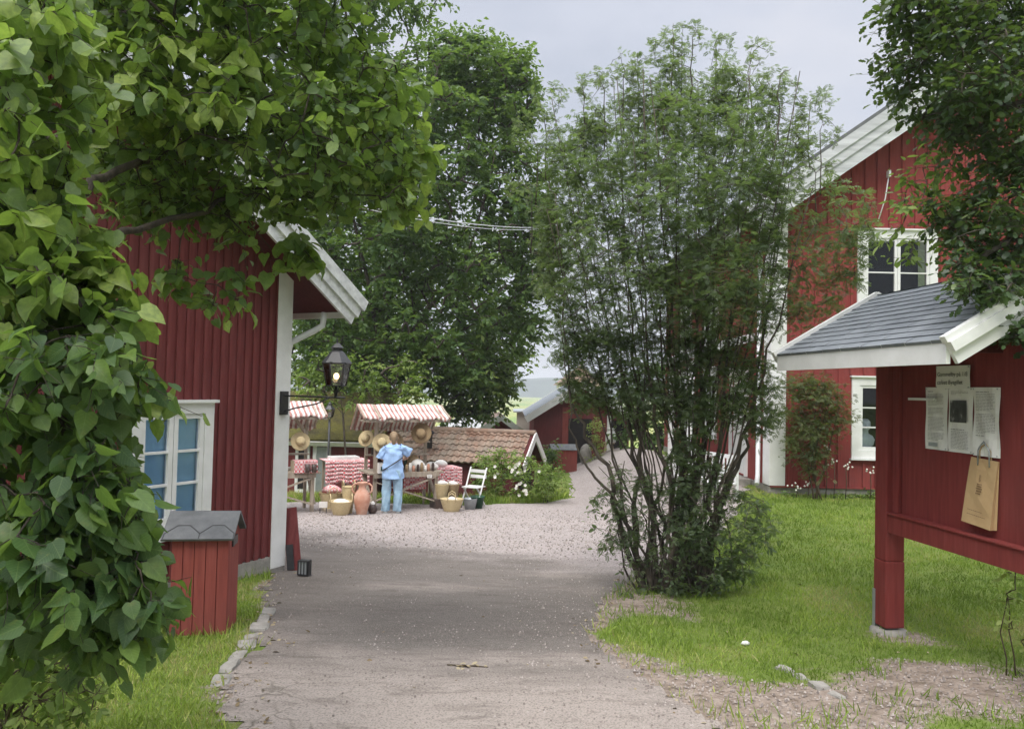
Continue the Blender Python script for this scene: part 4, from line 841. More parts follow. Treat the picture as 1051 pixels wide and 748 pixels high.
# ------------------------------------------------------------------ person in light blue at the stall, seen from behind
pq = at_ground(402, 525, 15.75)
PR_ = thing('person', 'person in light blue shirt and pale jeans standing at the right stall', 'person', pq, R_(8))
def skin_mesh(name, verts, edges_, rads, m, parent, sub=2, root=0):
    me = bpy.data.meshes.new(name); me.from_pydata(verts, edges_, []); me.update(); o = bpy.data.objects.new(name, me); COL.objects.link(o); o.parent = parent
    me.materials.append(MAT[m]); sk = o.modifiers.new('skin', 'SKIN'); sk.use_smooth_shade = True
    for i, r in enumerate(rads):
        d = me.skin_vertices[0].data[i]; d.radius = (r, r) if not hasattr(r, '__len__') else r; d.use_root = (i == root)
    s = o.modifiers.new('sub', 'SUBSURF'); s.levels = sub; s.render_levels = sub
    if m in ('shirt', 'denim'):
        tx = bpy.data.textures.get('folds') or bpy.data.textures.new('folds', 'CLOUDS'); tx.noise_scale = .11; dm = o.modifiers.new('folds', 'DISPLACE'); dm.texture = tx; dm.strength = .05; dm.mid_level = .5
    return o
V = [(0, 0, .92), (0, .01, 1.10), (0, .03, 1.28), (0, .05, 1.38), (0, .075, 1.445),            # pelvis, waist, chest, neck base, neck
     (.15, .05, 1.32), (.32, .13, 1.215), (.25, .33, 1.08), (.20, .40, 1.07),            # right arm: shoulder, elbow out, wrist, hand
     (-.15, .05, 1.32), (-.235, .07, 1.11), (-.14, .27, 1.03), (-.10, .33, 1.03),
     (.095, 0, .86), (.115, .0, .47), (.11, -.02, .09), (.12, .10, .035),
     (-.095, 0, .86), (-.115, .02, .47), (-.12, -.02, .09), (-.15, .10, .035),
     (0, .10, 1.52), (0, .12, 1.60)]
E = [(0, 1), (1, 2), (2, 3), (3, 4), (3, 5), (5, 6), (6, 7), (7, 8), (3, 9), (9, 10), (10, 11), (11, 12), (0, 13), (13, 14), (14, 15), (15, 16), (0, 17), (17, 18), (18, 19), (19, 20), (4, 21), (21, 22)]
Rr = [(.12, .10), (.11, .09), (.12, .09), (.07, .06), .05, .042, .042, .03, .034, .042, .04, .03, .034, .08, .06, .042, .036, .08, .06, .042, .036, .085, .075]
skin_mesh('body', V, E, Rr, 'skin', PR_)
# fingers, ears, face
mb = MB()
for hx, hy, hz, s in ((.20, .40, 1.07, -1), (-.10, .33, 1.03, 1)):
    for k in range(4): mb.tube([(hx + s * .01 * k - s * .02, hy + .02, hz + .012 - .008 * k), (hx + s * (.03 + .008 * k), hy + .05 + .004 * k, hz + .006 - .012 * k), (hx + s * .045, hy + .06, hz - .02 - .012 * k)], [.009, .008, .006], 6)
    mb.tube([(hx - s * .025, hy, hz + .01), (hx - s * .005, hy + .045, hz + .035), (hx + s * .02, hy + .065, hz + .03)], [.010, .009, .006], 6)
obj('hand_fingers', mb, 'skin', PR_, world=False)
mb = MB(); mb.ball((0, .10, 1.555), .105, 14, .86, 1.0, 1.12); mb.tube([(0, .03, 1.60), (0, -.015, 1.53), (.005, -.015, 1.45), (.01, .0, 1.37), (.012, .005, 1.31)], [.06, .055, .042, .034, .014], 8); obj('hair', mb, 'hair', PR_, world=False)
mb = MB()
for s in (1, -1): mb.ball((s * .088, .125, 1.53), .022, 8, .5, .8, 1.2)
mb.ball((0, .225, 1.525), .018, 8); obj('face', mb, 'skin', PR_, world=False)
def garment(name, parts, m, n=26, amp=.014, seed=0):
    """cloth lofted over the body: each part is a list of rings (centre, rx, ry, axis), with folds"""
    rg = np.random.default_rng(seed); mb = MB()
    for rings in parts:
        fine = []
        for a, b in zip(rings[:-1], rings[1:]):
            for k in range(5): t = k / 5; fine.append(tuple(np.asarray(x) + (np.asarray(y) - np.asarray(x)) * t for x, y in zip(a, b)))
        fine.append(tuple(np.asarray(x, float) for x in rings[-1])); k = len(fine); ph = rg.uniform(0, 6, 4); prev = None
        for i, (c, rx, ry, ax) in enumerate(fine):
            ax = np.asarray(ax, float); ax /= np.linalg.norm(ax); x = np.cross((0, 1, .05), ax); x /= np.linalg.norm(x); y = np.cross(ax, x); row = []
            for q in range(n):
                th = 2 * math.pi * q / n; f = 1 + amp / max(float(rx), .05) * (math.sin(3 * th + ph[0] + i * .35) + .7 * math.sin(5 * th - i * .6 + ph[1]) + .5 * math.sin(i * 1.1 + 2 * th + ph[2]))
                row.append(tuple(c + f * (rx * math.cos(th) * x + ry * math.sin(th) * y)))
            if prev is not None:
                for q in range(n): mb.face([prev[q], prev[(q + 1) % n], row[(q + 1) % n], row[q]], True)
            prev = row
        mb.face(prev, True)
    return obj(name, mb, m, PR_, world=False)
up_ = (0, 0, 1.)
garment('shirt', [[((0, -.005, .72), .225, .155, up_), ((0, 0, .86), .215, .15, up_), ((0, .005, 1.02), .195, .14, up_), ((0, .02, 1.2), .195, .14, up_), ((0, .035, 1.31), .19, .13, up_), ((0, .045, 1.37), .165, .115, up_), ((0, .055, 1.415), .085, .08, up_), ((0, .065, 1.44), .06, .06, up_)],
    [((.12, .04, 1.335), .085, .085, (.8, .2, -.4)), ((.22, .08, 1.295), .085, .085, (.8, .2, -.4)), ((.325, .125, 1.225), .092, .092, (.8, .3, -.5)), ((.328, .128, 1.222), .06, .06, (.8, .3, -.5))],
    [((-.12, .04, 1.335), .085, .085, (-.5, .1, -.8)), ((-.2, .055, 1.24), .082, .085, (-.3, .1, -.9)), ((-.24, .07, 1.12), .09, .092, (-.2, .1, -.95)), ((-.241, .07, 1.118), .06, .06, (-.2, .1, -.95))]], 'shirt', amp=.011, seed=3)
garment('jeans', [[((.115, .03, .06), .085, .10, up_), ((.113, .0, .25), .082, .09, up_), ((.112, .01, .48), .088, .095, up_), ((.10, .0, .72), .10, .115, up_), ((.07, 0, .90), .12, .13, up_)],
    [((-.135, .035, .06), .085, .10, up_), ((-.125, .005, .25), .082, .09, up_), ((-.115, .02, .48), .088, .095, up_), ((-.10, .0, .72), .10, .115, up_), ((-.07, 0, .90), .12, .13, up_)]], 'denim', amp=.008, seed=5)
for s, y in ((1, 0), (-1, 0)):
    mb = MB(); mb.ball((s * .125, .045, .04), .06, 10, .8, 2.0, .72); mb.box(s * .125 - .045, s * .125 + .045, -.07, .16, 0, .018); obj('shoe', mb, 'shoe', PR_, world=False)
mb = MB(); pts = []
for k in range(11):
    t = k / 10; pts.append((.19 - .40 * t, -.02 - .155 * math.sin((.12 + .76 * t) * math.pi), 1.15 - .27 * t))
mb.tube(pts, .012, 6); obj('shoulder_strap', mb, 'black', PR_, world=False)

# small clutter on the tables
random.seed(31)
for k in range(9): lathe_thing('jar', 'small jar in the row along the front edge of the right stall table', 'jar', stall_pt(S2, .62 + .085 * k, .0 + random.uniform(-.02, .05), .80), [(0, 0), (.032, 0), (.034, .08 + .03 * (k % 3)), (.026, .10 + .03 * (k % 3)), (.026, .125 + .03 * (k % 3)), (0, .125 + .03 * (k % 3))], ['ceramic', 'straw_dark', 'linen', 'terracotta'][k % 4], 'small jars along the stall table')
for k in range(5): lathe_thing('bottle', 'slim bottle in the row at the back of the right stall table', 'bottle', stall_pt(S2, .55 + .16 * k, .55, .80), [(0, 0), (.035, 0), (.035, .17), (.013, .22), (.013, .28), (0, .28)], ['green_pot', 'ceramic'][k % 2], 'bottles at the back of the stall')
for k in range(6): lathe_thing('bowl', 'small bowl on the back part of the left stall table', 'bowl', stall_pt(S1, .2 + .2 * k, .45, .80), [(0, 0), (.04, 0), (.09, .06), (.085, .06), (.04, .02), (0, .02)], ['linen', 'terracotta'][k % 2], 'bowls on the left stall')
for k, (x, z, lb) in enumerate(((.25, .68, 'white price tag at the left end of the right stall table edge'), (1.2, .70, 'white price tag at the right end of the right stall table edge'))):
    c = stall_pt(S2, x, -.085, z); t = thing('price_tag', lb, 'sign', c, AS); obj('card', MB().box(-.055, .055, -.004, .004, -.035, .035), 'linen', t, world=False); obj('writing', MB().box(-.035, .03, -.006, -.0045, .008, .016).box(-.035, .015, -.006, -.0045, -.014, -.006), 'ink_soft', t, world=False)
# ------------------------------------------------------------------ far buildings
def gable_house(name, label, cat, o, u, w, d, h, rise, wall, roof, trim='white', over=.3, base=-1.5, openings=()):
    """o ground corner, u along the gable front; ridge runs away from the front"""
    u = np.asarray(u, float); v = np.array((-u[1], u[0], 0)); t = thing(name, label, cat, o); fr = F(o, u, v, Z3)
    mb = MB(); mb.prism([(0, base), (w, base), (w, h), (w / 2, h + rise), (0, h)], 0, .15, F(o, u, Z3, v)); mb.prism([(0, base), (w, base), (w, h), (w / 2, h + rise), (0, h)], d - .15, d, F(o, u, Z3, v))
    mb.box(0, .15, .15, d - .15, base, h, fr); mb.box(w - .15, w, .15, d - .15, base, h, fr); obj('wall', mb, wall, t)
    sl = math.hypot(w / 2, rise); k = (sl + over) / sl
    for s in (1, -1):
        oo = fr.p(w / 2 + s * w / 2 * k, 0, h + rise - rise * k); uu = (-s * u * w / 2 + Z3 * rise) / sl; nn = (s * u * rise + Z3 * w / 2) / sl; f2 = F(oo, v, uu, nn)
        rf = obj('roof', MB().box(-over, d + over, 0, sl + over, .04, .12, f2), roof, t)
        for b in (-over - .03, d + over): obj('bargeboard', MB().box(b, b + .03, -.03, sl + over, -.12, .14, f2), trim, rf)
    for (nm, a0, a1, c0, c1, m) in openings:
        e = obj(nm, MB().box(a0, a1, -.03, -.002, c0, c1, fr), m, t)
        if nm in ('door', 'window'): obj('frame', MB().box(a0 - .1, a0, -.05, -.001, c0, c1, fr).box(a1, a1 + .1, -.05, -.001, c0, c1, fr).box(a0 - .1, a1 + .1, -.05, -.001, c1, c1 + .1, fr), 'white', e)
    return t, fr
# barn at the end of the drive
q = P(547, 482, 30); q[2] = g(q[0], q[1]) ; zt = P(545, 425, 30)[2] - q[2]
barn, bf = gable_house('red_barn', 'dark red barn with white gable board at the far end of the drive', 'barn', q, (1, 0.0, 0), 3.7, 7, zt, 1.2, 'falu', 'slate', 'white', .35, -1.5, [('opening', 1.35, 2.25, -.3, 1.95, 'dark'), ('opening', 3.0, 3.5, -.3, 1.9, 'dark')])
obj('white_post', MB().box(2.84, 2.99, -.08, -.001, -.3, 2.1, bf), 'white', barn); obj('corner_post', MB().box(1.1, 1.32, -.06, -.001, -.3, zt + .3, bf), 'falu_box', barn)
# low tiled building, gable turned to the right
ua = R_(18); uu = np.array((math.cos(ua), -math.sin(ua), 0)); pr = P(545, 445.5, 21.6); vv = np.array((uu[1], -uu[0], 0)); vv = np.array((math.sin(ua), math.cos(ua), 0))
TB = thing('tile_roof_shed', 'low shed with mottled clay tile roof behind the rose bush', 'shed', (pr[0], pr[1], pr[2] - 1.9))
Ls, hwid, rs_ = 4.2, 1.05, .78; ft = F(pr, uu, vv, Z3); sl = math.hypot(hwid, rs_)
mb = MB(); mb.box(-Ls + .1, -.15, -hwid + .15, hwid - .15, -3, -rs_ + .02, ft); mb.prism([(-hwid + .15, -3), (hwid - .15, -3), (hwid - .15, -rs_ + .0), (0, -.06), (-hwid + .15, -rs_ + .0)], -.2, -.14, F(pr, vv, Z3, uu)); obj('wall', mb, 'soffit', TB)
for s in (-1, 1):
    f2 = F(ft.p(0, s * hwid, -rs_), uu, (-s * vv * hwid + Z3 * rs_) / sl, (s * vv * rs_ + Z3 * hwid) / sl); mb = MB()
    mb.box(-Ls, .12, 0, sl, -.05, 0, f2); rf = obj('roof', mb, 'soffit', TB); mt = MB(); tw, tr_ = .20, .235; ny = 6
    for r in range(ny):
        for c in range(int((Ls + .1) / tw)):
            a0 = -Ls + c * tw; b0 = r * tr_ - .03; b1 = b0 + tr_ + .04
            if b1 > sl + .02: b1 = sl + .02
            j = random.uniform(-.008, .008); prof = [(0, .012), (.05, .05), (.10, .045), (.14, .008), (.20, .014)]
            for (x0, z0), (x1, z1) in zip(prof[:-1], prof[1:]):
                mt.face([f2.p(a0 + x0, b0 + j, z0 + .03), f2.p(a0 + x1, b0 + j, z1 + .03), f2.p(a0 + x1, b1, z1 - .008), f2.p(a0 + x0, b1, z0 - .008)], False)
                mt.face([f2.p(a0 + x0, b0 + j, z0 - .02), f2.p(a0 + x1, b0 + j, z1 - .02), f2.p(a0 + x1, b0 + j, z1 + .03), f2.p(a0 + x0, b0 + j, z0 + .03)], False)
    obj('tiles', mt, 'tile', rf)
    obj('bargeboard', MB().box(.121, .16, -.06, sl, -.14, .06, f2), 'white', rf)
obj('ridge_tiles', MB().tube([ft.p(-Ls, 0, .03), ft.p(.14, 0, .03)], .085, 8), 'tile', TB)
obj('gable_opening', MB().prism([(-.55, -1.5), (.55, -1.5), (.55, -.6), (0, -.22), (-.55, -.6)], -.138, -.12, F(pr, vv, Z3, uu)), 'dark', TB)
vp = P(440, 456, 21.6); obj('roof_vent', MB().lathe([(.10, -.1), (.10, .28), (.15, .3), (.15, .34), (.08, .42), (.05, .5), (0, .5)], vp, 10), 'black', TB)
# mossy roofed house on the left
pe = P(388, 457, 21.5); MH = thing('mossy_roof_house', 'low dark red house with mossy green roof behind the left stall', 'house', (pe[0], pe[1], pe[2] - 2)); fm = F(pe, (-1, .05, 0), (0.05, 1, 0), Z3)
mb = MB(); mb.box(.1, 8, .25, .4, -3, .0, fm); mb.box(.1, .25, .4, 4.5, -3, 0, fm); mb.prism([(.25, 0), (4.65, 0), (2.0, 1.2)], .1, .25, F(pe, (0.05, 1, 0), Z3, (-1, .05, 0))); obj('wall', mb, 'falu', MH)
mb = MB(); f2 = F(pe, (-1, .05, 0), np.array((.04, .82, .572)), np.array((-.02, -.572, .82))); mb.box(-.15, 8, 0, 2.3, .0, .16, f2); rf = obj('roof', mb, 'moss', MH)
obj('eave_board', MB().box(-.15, 8, -.04, -.001, -.05, .09, f2), 'white', rf)
a = [(pe[0] - P(px, 460, 21.5)[0]) for px in (333, 322)]; d_ = obj('door', MB().box(a[0], a[1], .2, .249, -2.0, -.1, fm), MAT['zinc'], MH); obj('frame', MB().box(a[0] - .1, a[0], .18, .249, -2, 0, fm).box(a[1], a[1] + .1, .18, .249, -2, 0, fm), 'white', d_)
a = [(pe[0] - P(px, 460, 21.5)[0]) for px in (312, 303)]; w_ = obj('window', MB().box(a[0], a[1], .2, .249, -1.3, -.2, fm), 'dark', MH); obj('frame', MB().box(a[0] - .08, a[0], .17, .249, -1.4, 0, fm).box(a[1], a[1] + .08, .17, .249, -1.4, 0, fm).box(a[0], a[1], .17, .249, -1.4, -1.3, fm).box(a[0], a[1], .17, .249, -.78, -.72, fm), 'white', w_)
# small red gabled house, brick building, white tent roof and far white house
pa = P(514, 428, 33); w = 2.7; gable_house('red_shed', 'small red gabled house with white gable boards behind the tiled shed', 'shed', (pa[0] - w / 2, pa[1], pa[2] - 2.7), (1, 0.06, 0), w, 4, 1.75, .95, 'falu_bright', 'tile', 'white', .35)
pa = P(531, 423, 38); mb = MB(); bk = thing('brick_building', 'red brick building between the small gabled house and the barn', 'building', (pa[0], pa[1], pa[2] - 4)); mb.box(pa[0], pa[0] + 4, pa[1], pa[1] + 4, pa[2] - 5, pa[2]); obj('wall', mb, 'brick', bk); obj('roof', MB().prism([(pa[0] - .2, pa[2]), (pa[0] + 4.2, pa[2]), (pa[0] + 4.2, pa[2] + .06), (pa[0] + 2, pa[2] + .1), (pa[0] - .2, pa[2] + .06)], -pa[1] - 4.2, -pa[1] + .2, F((0, 0, 0), (1, 0, 0), (0, 0, 1), (0, -1, 0))), 'zinc', bk)
pa = P(478, 431, 34); tn = thing('white_tent', 'white tent roof showing above the ridge of the tiled shed', 'tent', (pa[0], pa[1], pa[2] - 2.6)); mb = MB(); nn_ = 24; hx, hy = 1.35, 1.35; base_ = [(-hx, -hy), (hx, -hy), (hx, hy), (-hx, hy)]; R2 = []
for i in range(4):
    a, b = base_[i], base_[(i + 1) % 4]
    for k in range(6): R2.append((a[0] + (b[0] - a[0]) * k / 6, a[1] + (b[1] - a[1]) * k / 6))
for s0, s1 in ((1, .6), (.6, .3), (.3, .03)):
    for i in range(nn_):
        j = (i + 1) % nn_; zz = lambda s: .75 * (1 - s) ** 1.35 - .35
        mb.face([(pa[0] + R2[i][0] * s0, pa[1] + R2[i][1] * s0, pa[2] + zz(s0)), (pa[0] + R2[j][0] * s0, pa[1] + R2[j][1] * s0, pa[2] + zz(s0)), (pa[0] + R2[j][0] * s1, pa[1] + R2[j][1] * s1, pa[2] + zz(s1)), (pa[0] + R2[i][0] * s1, pa[1] + R2[i][1] * s1, pa[2] + zz(s1))], True)
obj('canopy', mb, 'plaster', tn)
for a, b in base_: obj('pole', MB().tube([(pa[0] + a, pa[1] + b, pa[2] - 3), (pa[0] + a, pa[1] + b, pa[2] - .35)], .03, 6), 'metal_white', tn)
mb = MB(); mb.box(pa[0] - hx, pa[0] + hx, pa[1] - hy - .01, pa[1] - hy, pa[2] - .55, pa[2] - .35); mb.box(pa[0] - hx, pa[0] + hx, pa[1] + hy, pa[1] + hy + .01, pa[2] - .55, pa[2] - .35); obj('valance', mb, 'plaster', tn)
pa = P(574, 395, 62); wh = thing('white_house', 'pale house with hipped tile roof far behind the barn', 'house', (pa[0], pa[1], pa[2] - 6)); mb = MB(); mb.box(pa[0], pa[0] + 3.6, pa[1], pa[1] + 3.6, pa[2] - 8, pa[2]); obj('wall', mb, 'cream', wh)
mb = MB(); c = [(pa[0] - .3, pa[1] - .3, pa[2]), (pa[0] + 3.9, pa[1] - .3, pa[2]), (pa[0] + 3.9, pa[1] + 3.9, pa[2]), (pa[0] - .3, pa[1] + 3.9, pa[2])]; ap = (pa[0] + 1.8, pa[1] + 1.8, pa[2] + 1.7)
for i in range(4): mb.face([c[i], c[(i + 1) % 4], ap])
mb.face(c[::-1]); obj('roof', mb, 'tile', wh)
for k in range(2): obj('window', MB().box(pa[0] + .6 + 1.5 * k, pa[0] + 1.3 + 1.5 * k, pa[1] - .03, pa[1] - .002, pa[2] - 1.6, pa[2] - .5), 'curtain', wh)

# garden lamp post with lantern behind the stalls
q = P(337, 470, 19.5); q[2] = g(q[0], q[1]); ztp = P(337, 428, 19.5)[2]; lp = thing('lamp_post', 'slim black lamp post with small pale lantern behind the left stall', 'lamp post', q)
obj('pole', MB().tube([q + np.array((0, 0, -.2)), np.array((q[0], q[1], ztp - .05))], .028, 8).lathe([(.07, 0), (.06, .12), (.03, .2)], q, 10), 'black', lp); lantern_head(lp, np.array((q[0], q[1], ztp)), .2, False)
# things at the barn door: stool with white canister, grey stone, hydrangea
q = P(624.5, 481, 29.2); q[2] = g(q[0], q[1]); st = thing('stool', 'small pale wooden stool before the dark barn door', 'stool', q); obj('seat', MB().box(-.2, .2, -.15, .15, .33, .37), 'palewood', st, world=False)
for sx_ in (-1, 1):
    for sy_ in (-1, 1): obj('leg', MB().bar((sx_ * .16, sy_ * .12, 0), (sx_ * .11, sy_ * .08, .33), .045), 'palewood', st, world=False)
t = lathe_thing('milk_can', 'white milk can standing on the pale stool', 'can', q + np.array((.06, 0, .37)), [(0, 0), (.19, 0), (.2, .02), (.2, .33), (.13, .42), (.12, .48), (.15, .5), (.15, .53), (0, .54)], 'plaster'); obj('handle', MB().tube([(.2, 0, .3), (.25, 0, .36), (.22, 0, .43), (.13, 0, .43)], .015, 5), 'plaster', t, world=False)
q = P(601, 478, 29); q[2] = g(q[0], q[1]); mb = MB(); mb.ball(q + np.array((0, 0, .3)), .34, 12, .7, .6, 1.2, jit=.15); tag(obj('boulder', mb, 'stone'), 'upright grey stone by the barn beside the drive', 'stone')

# white garden bench and small table half hidden behind the big shrub
q = G(722, 516); bn = thing('garden_bench', 'white slatted garden bench half hidden behind the multi stemmed shrub', 'bench', q, R_(-70))
mb = MB()
for i in range(4): mb.box(-.7, .7, -.22 + i * .11, -.13 + i * .11, .42, .445)
obj('seat', mb, 'white', bn, world=False); mb = MB(); mb.box(-.7, .7, .215, .24, .86, .93); mb.box(-.7, .7, .215, .24, .52, .57)
for i in range(12): mb.box(-.66 + i * .116, -.62 + i * .116, .218, .237, .571, .859)
obj('backrest', mb, 'white', bn, world=False)
for x in (-.66, .66):
    obj('leg', MB().box(x - .03, x + .03, -.22, -.16, 0, .64), 'white', bn, world=False); obj('leg', MB().box(x - .03, x + .03, .2, .26, 0, .94), 'white', bn, world=False); obj('armrest', MB().box(x - .035, x + .035, -.26, .21, .641, .67), 'white', bn, world=False)
# overhead cable from the left house to the trees, far forest ridge
mb = MB(); p0 = P(300, 196, 9.2); p1 = P(575, 232, 24); mb.tube([p0 + (p1 - p0) * t - Z3 * .2 * (1 - (2 * t - 1) ** 2) for t in np.linspace(0, 1, 14)], .009, 6); mb.tube([p0 + (p1 - p0) * t - Z3 * .27 * (1 - (2 * t - 1) ** 2) for t in np.linspace(0, 1, 14)], .007, 6); tag(obj('overhead_cable', mb, 'metal_white'), 'pale twin cable strung from the left house through the trees', 'cable')
# edging stones along the left of the drive and half buried ones at the right
random.seed(21)
def edging(pts, lab, n, w):
    pts = [np.array(p) for p in pts]; cum = [0]
    for a, b in zip(pts[:-1], pts[1:]): cum.append(cum[-1] + np.linalg.norm(b[:2] - a[:2]))
    ts = np.linspace(0, cum[-1], n + 1)
    for k in range(n):
        def at(t): i = max(0, min(len(pts) - 2, int(np.searchsorted(cum, t) - 1))); f = (t - cum[i]) / (cum[i + 1] - cum[i]); return pts[i] + (pts[i + 1] - pts[i]) * f
        a, b = at(ts[k] + random.uniform(.01, .05)), at(ts[k + 1] - random.uniform(.0, .04)); d = b - a; L = np.linalg.norm(d[:2]); ang = math.atan2(d[1], d[0]); c = (a + b) / 2; c[2] = g(c[0], c[1])
        t = thing('edging_stone', lab, 'edging stone', c, ang + random.uniform(-.13, .13), lab); mb = MB(); hw_ = w / 2 * random.uniform(.65, 1.2); zt_ = random.uniform(.004, .038)
        ring = lambda s, z: [(s * L / 2 * cx_ + random.uniform(-.01, .01), s * hw_ * cy_ + random.uniform(-.008, .008), z + random.uniform(-.006, .006)) for cx_, cy_ in ((-1, -.8), (-.5, -1), (.5, -1), (1, -.85), (1, .85), (.5, 1), (-.5, 1), (-1, .8))]
        r0, r1, r2 = ring(1.02, -.08), ring(1, zt_ - .015), ring(.86, zt_)
        for x, y in ((r0, r1), (r1, r2)):
            for i in range(8): mb.face([x[i], x[(i + 1) % 8], y[(i + 1) % 8], y[i]], True)
        mb.face(r2); obj('stone', mb, 'stone', t, world=False)
edging([G(222, 706), G(240, 680), G(262, 652), G(276, 628)], 'grey edging stone in the kerb row left of the drive', 8, .14)
edging([G(792, 683), G(812, 690), G(838, 704), G(870, 720)], 'pale half buried stone at the bare patch right of the drive', 4, .1)
q = G(765, 663); mb = MB(); mb.ball(q + np.array((0, 0, .025)), .03, 8, 1.2, .7, .6, jit=.4); tag(obj('paper_scrap', mb, 'plaster'), 'scrap of white paper lying in the grass left of the notice board', 'scrap')

# wooded ridge across the valley
rg = np.random.default_rng(4); mb = MB(); xs_ = np.linspace(-900, 900, 140); top = [float(-12 + 26 + 9 * fnoise(x, 0, .006, 3) + 5 * fnoise(x, 1, .05, 5)) for x in xs_]
for i in range(139):
    a, b = xs_[i], xs_[i + 1]
    mb.face([(a, 1150, -14), (b, 1150, -14), (b, 1190, top[i + 1] * .8), (a, 1190, top[i] * .8)], True); mb.face([(a, 1190, top[i] * .8), (b, 1190, top[i + 1] * .8), (b, 1260, top[i + 1]), (a, 1260, top[i])], True); mb.face([(a, 1260, top[i]), (b, 1260, top[i + 1]), (b, 1700, -14), (a, 1700, -14)], True)
tag(obj('hills', mb, mat('far_wood', (.045, .075, .04), (.03, .05, .03), scale=.05, bmp=0)), kind='structure')
hz = MB(); hz.box(-1000, 1000, -40, 2700, -30, 40); hm = bpy.data.materials.new('valley_haze'); hm.use_nodes = True; hn = hm.node_tree; hn.nodes.remove(hn.nodes['Principled BSDF'])
pv = N(hn, 'ShaderNodeVolumePrincipled', Density=.0007); pv.inputs['Color'].default_value = (.9, .94, 1, 1); hn.links.new(pv.outputs[0], hn.nodes['Material Output'].inputs['Volume']); tag(obj('haze', hz, hm), kind='stuff')
# ------------------------------------------------------------------ foliage
def leaf_mat(name, stops, trans=.35, rough=.45, spec=.35, veins=False, tcol=1.3):
    m, nt, b = newmat(name); at = N(nt, 'ShaderNodeAttribute', attribute_name='rnd'); c = ramp(nt, at.outputs['Fac'], stops)
    if veins:
        uv = N(nt, 'ShaderNodeAttribute', attribute_name='leafuv'); s = nt.nodes.new('ShaderNodeSeparateXYZ'); nt.links.new(uv.outputs['Vector'], s.inputs[0])
        ab = N(nt, 'ShaderNodeMath', operation='ABSOLUTE'); nt.links.new(s.outputs[0], ab.inputs[0])
        mid = ramp(nt, ab.outputs[0], [(.0, 1), (.022, 0)])
        k = N(nt, 'ShaderNodeMath', operation='MULTIPLY_ADD'); k.inputs[1].default_value = -.75; nt.links.new(ab.outputs[0], k.inputs[0]); nt.links.new(s.outputs[1], k.inputs[2])
        k2 = N(nt, 'ShaderNodeMath', operation='MULTIPLY'); k2.inputs[1].default_value = 7.0; nt.links.new(k.outputs[0], k2.inputs[0])
        fr = N(nt, 'ShaderNodeMath', operation='FRACT'); nt.links.new(k2.outputs[0], fr.inputs[0]); side = ramp(nt, fr.outputs[0], [(.0, .8), (.09, 0), (.91, 0), (1, .8)])
        mx = N(nt, 'ShaderNodeMath', operation='MAXIMUM'); nt.links.new(mid, mx.inputs[0]); nt.links.new(side, mx.inputs[1])
        lw = N(nt, 'ShaderNodeMath', operation='MULTIPLY'); lw.inputs[1].default_value = .5; nt.links.new(mx.outputs[0], lw.inputs[0])
        c = mixc(nt, lw.outputs[0], c, (.26, .36, .12)); bump(nt, b, fr.outputs[0], .25, .003)
    if veins: c = mixc(nt, ramp(nt, noise(nt, coords(nt), 55, 5), [(.35, .45), (.6, 0)]), c, (.035, .075, .025)); c = mixc(nt, ramp(nt, noise(nt, coords(nt), 28, 4), [(.6, 0), (.72, .45)]), c, (.20, .20, .05))
    nt.links.new(c, b.inputs['Base Color']); b.inputs['Roughness'].default_value = rough; b.inputs['Specular IOR Level'].default_value = spec
    o = nt.nodes['Material Output']; t = nt.nodes.new('ShaderNodeBsdfTranslucent'); tc_ = mixc(nt, .5, c, (.22, .34, .03)); g_ = N(nt, 'ShaderNodeVectorMath', operation='SCALE', Scale=tcol); nt.links.new(tc_, g_.inputs[0]); nt.links.new(g_.outputs[0], t.inputs[0])
    ms = nt.nodes.new('ShaderNodeMixShader'); ms.inputs[0].default_value = trans; nt.links.new(b.outputs[0], ms.inputs[1]); nt.links.new(t.outputs[0], ms.inputs[2]); nt.links.new(ms.outputs[0], o.inputs[0]); return m
MAT['leaf_big'] = leaf_mat('broad_leaf', [(0, (.045, .092, .038)), (.35, (.085, .155, .040)), (.7, (.17, .26, .05)), (1, (.30, .38, .085))], .46, .44, .42, True)
MAT['leaf_tree'] = leaf_mat('tree_leaf', [(0, (.042, .084, .032)), (.5, (.080, .142, .044)), (.85, (.14, .21, .06)), (1, (.21, .27, .08))], .4, .5, .3)
MAT['leaf_light'] = leaf_mat('light_tree_leaf', [(0, (.09, .15, .035)), (.5, (.18, .26, .065)), (1, (.32, .38, .12))], .45, .5, .3)
MAT['leaf_shrub'] = leaf_mat('fine_leaf', [(0, (.055, .085, .048)), (.5, (.102, .138, .080)), (.85, (.15, .19, .10)), (1, (.215, .25, .135))], .46, .5, .3)
MAT['leaf_oak'] = leaf_mat('dark_leaf', [(0, (.026, .052, .022)), (.5, (.046, .085, .032)), (.85, (.08, .125, .045)), (1, (.13, .17, .065))], .28, .42, .4)
MAT['leaf_brownish'] = leaf_mat('brownish_leaf', [(0, (.05, .055, .02)), (.5, (.09, .085, .03)), (1, (.16, .14, .06))], .35, .55, .25)
MAT['leaf_olive'] = leaf_mat('olive_leaf', [(0, (.045, .06, .03)), (.5, (.09, .11, .045)), (1, (.17, .18, .08))], .35, .55, .25)
MAT['grass'] = leaf_mat('grass_blade', [(0, (.14, .215, .035)), (.5, (.26, .37, .06)), (.8, (.36, .43, .09)), (1, (.42, .39, .17))], .3, .55, .2, tcol=1.0)
MAT['litter'] = leaf_mat('dry_leaf', [(0, (.10, .07, .04)), (.5, (.24, .18, .11)), (1, (.42, .36, .24))], .1, .8, .1, tcol=.6)

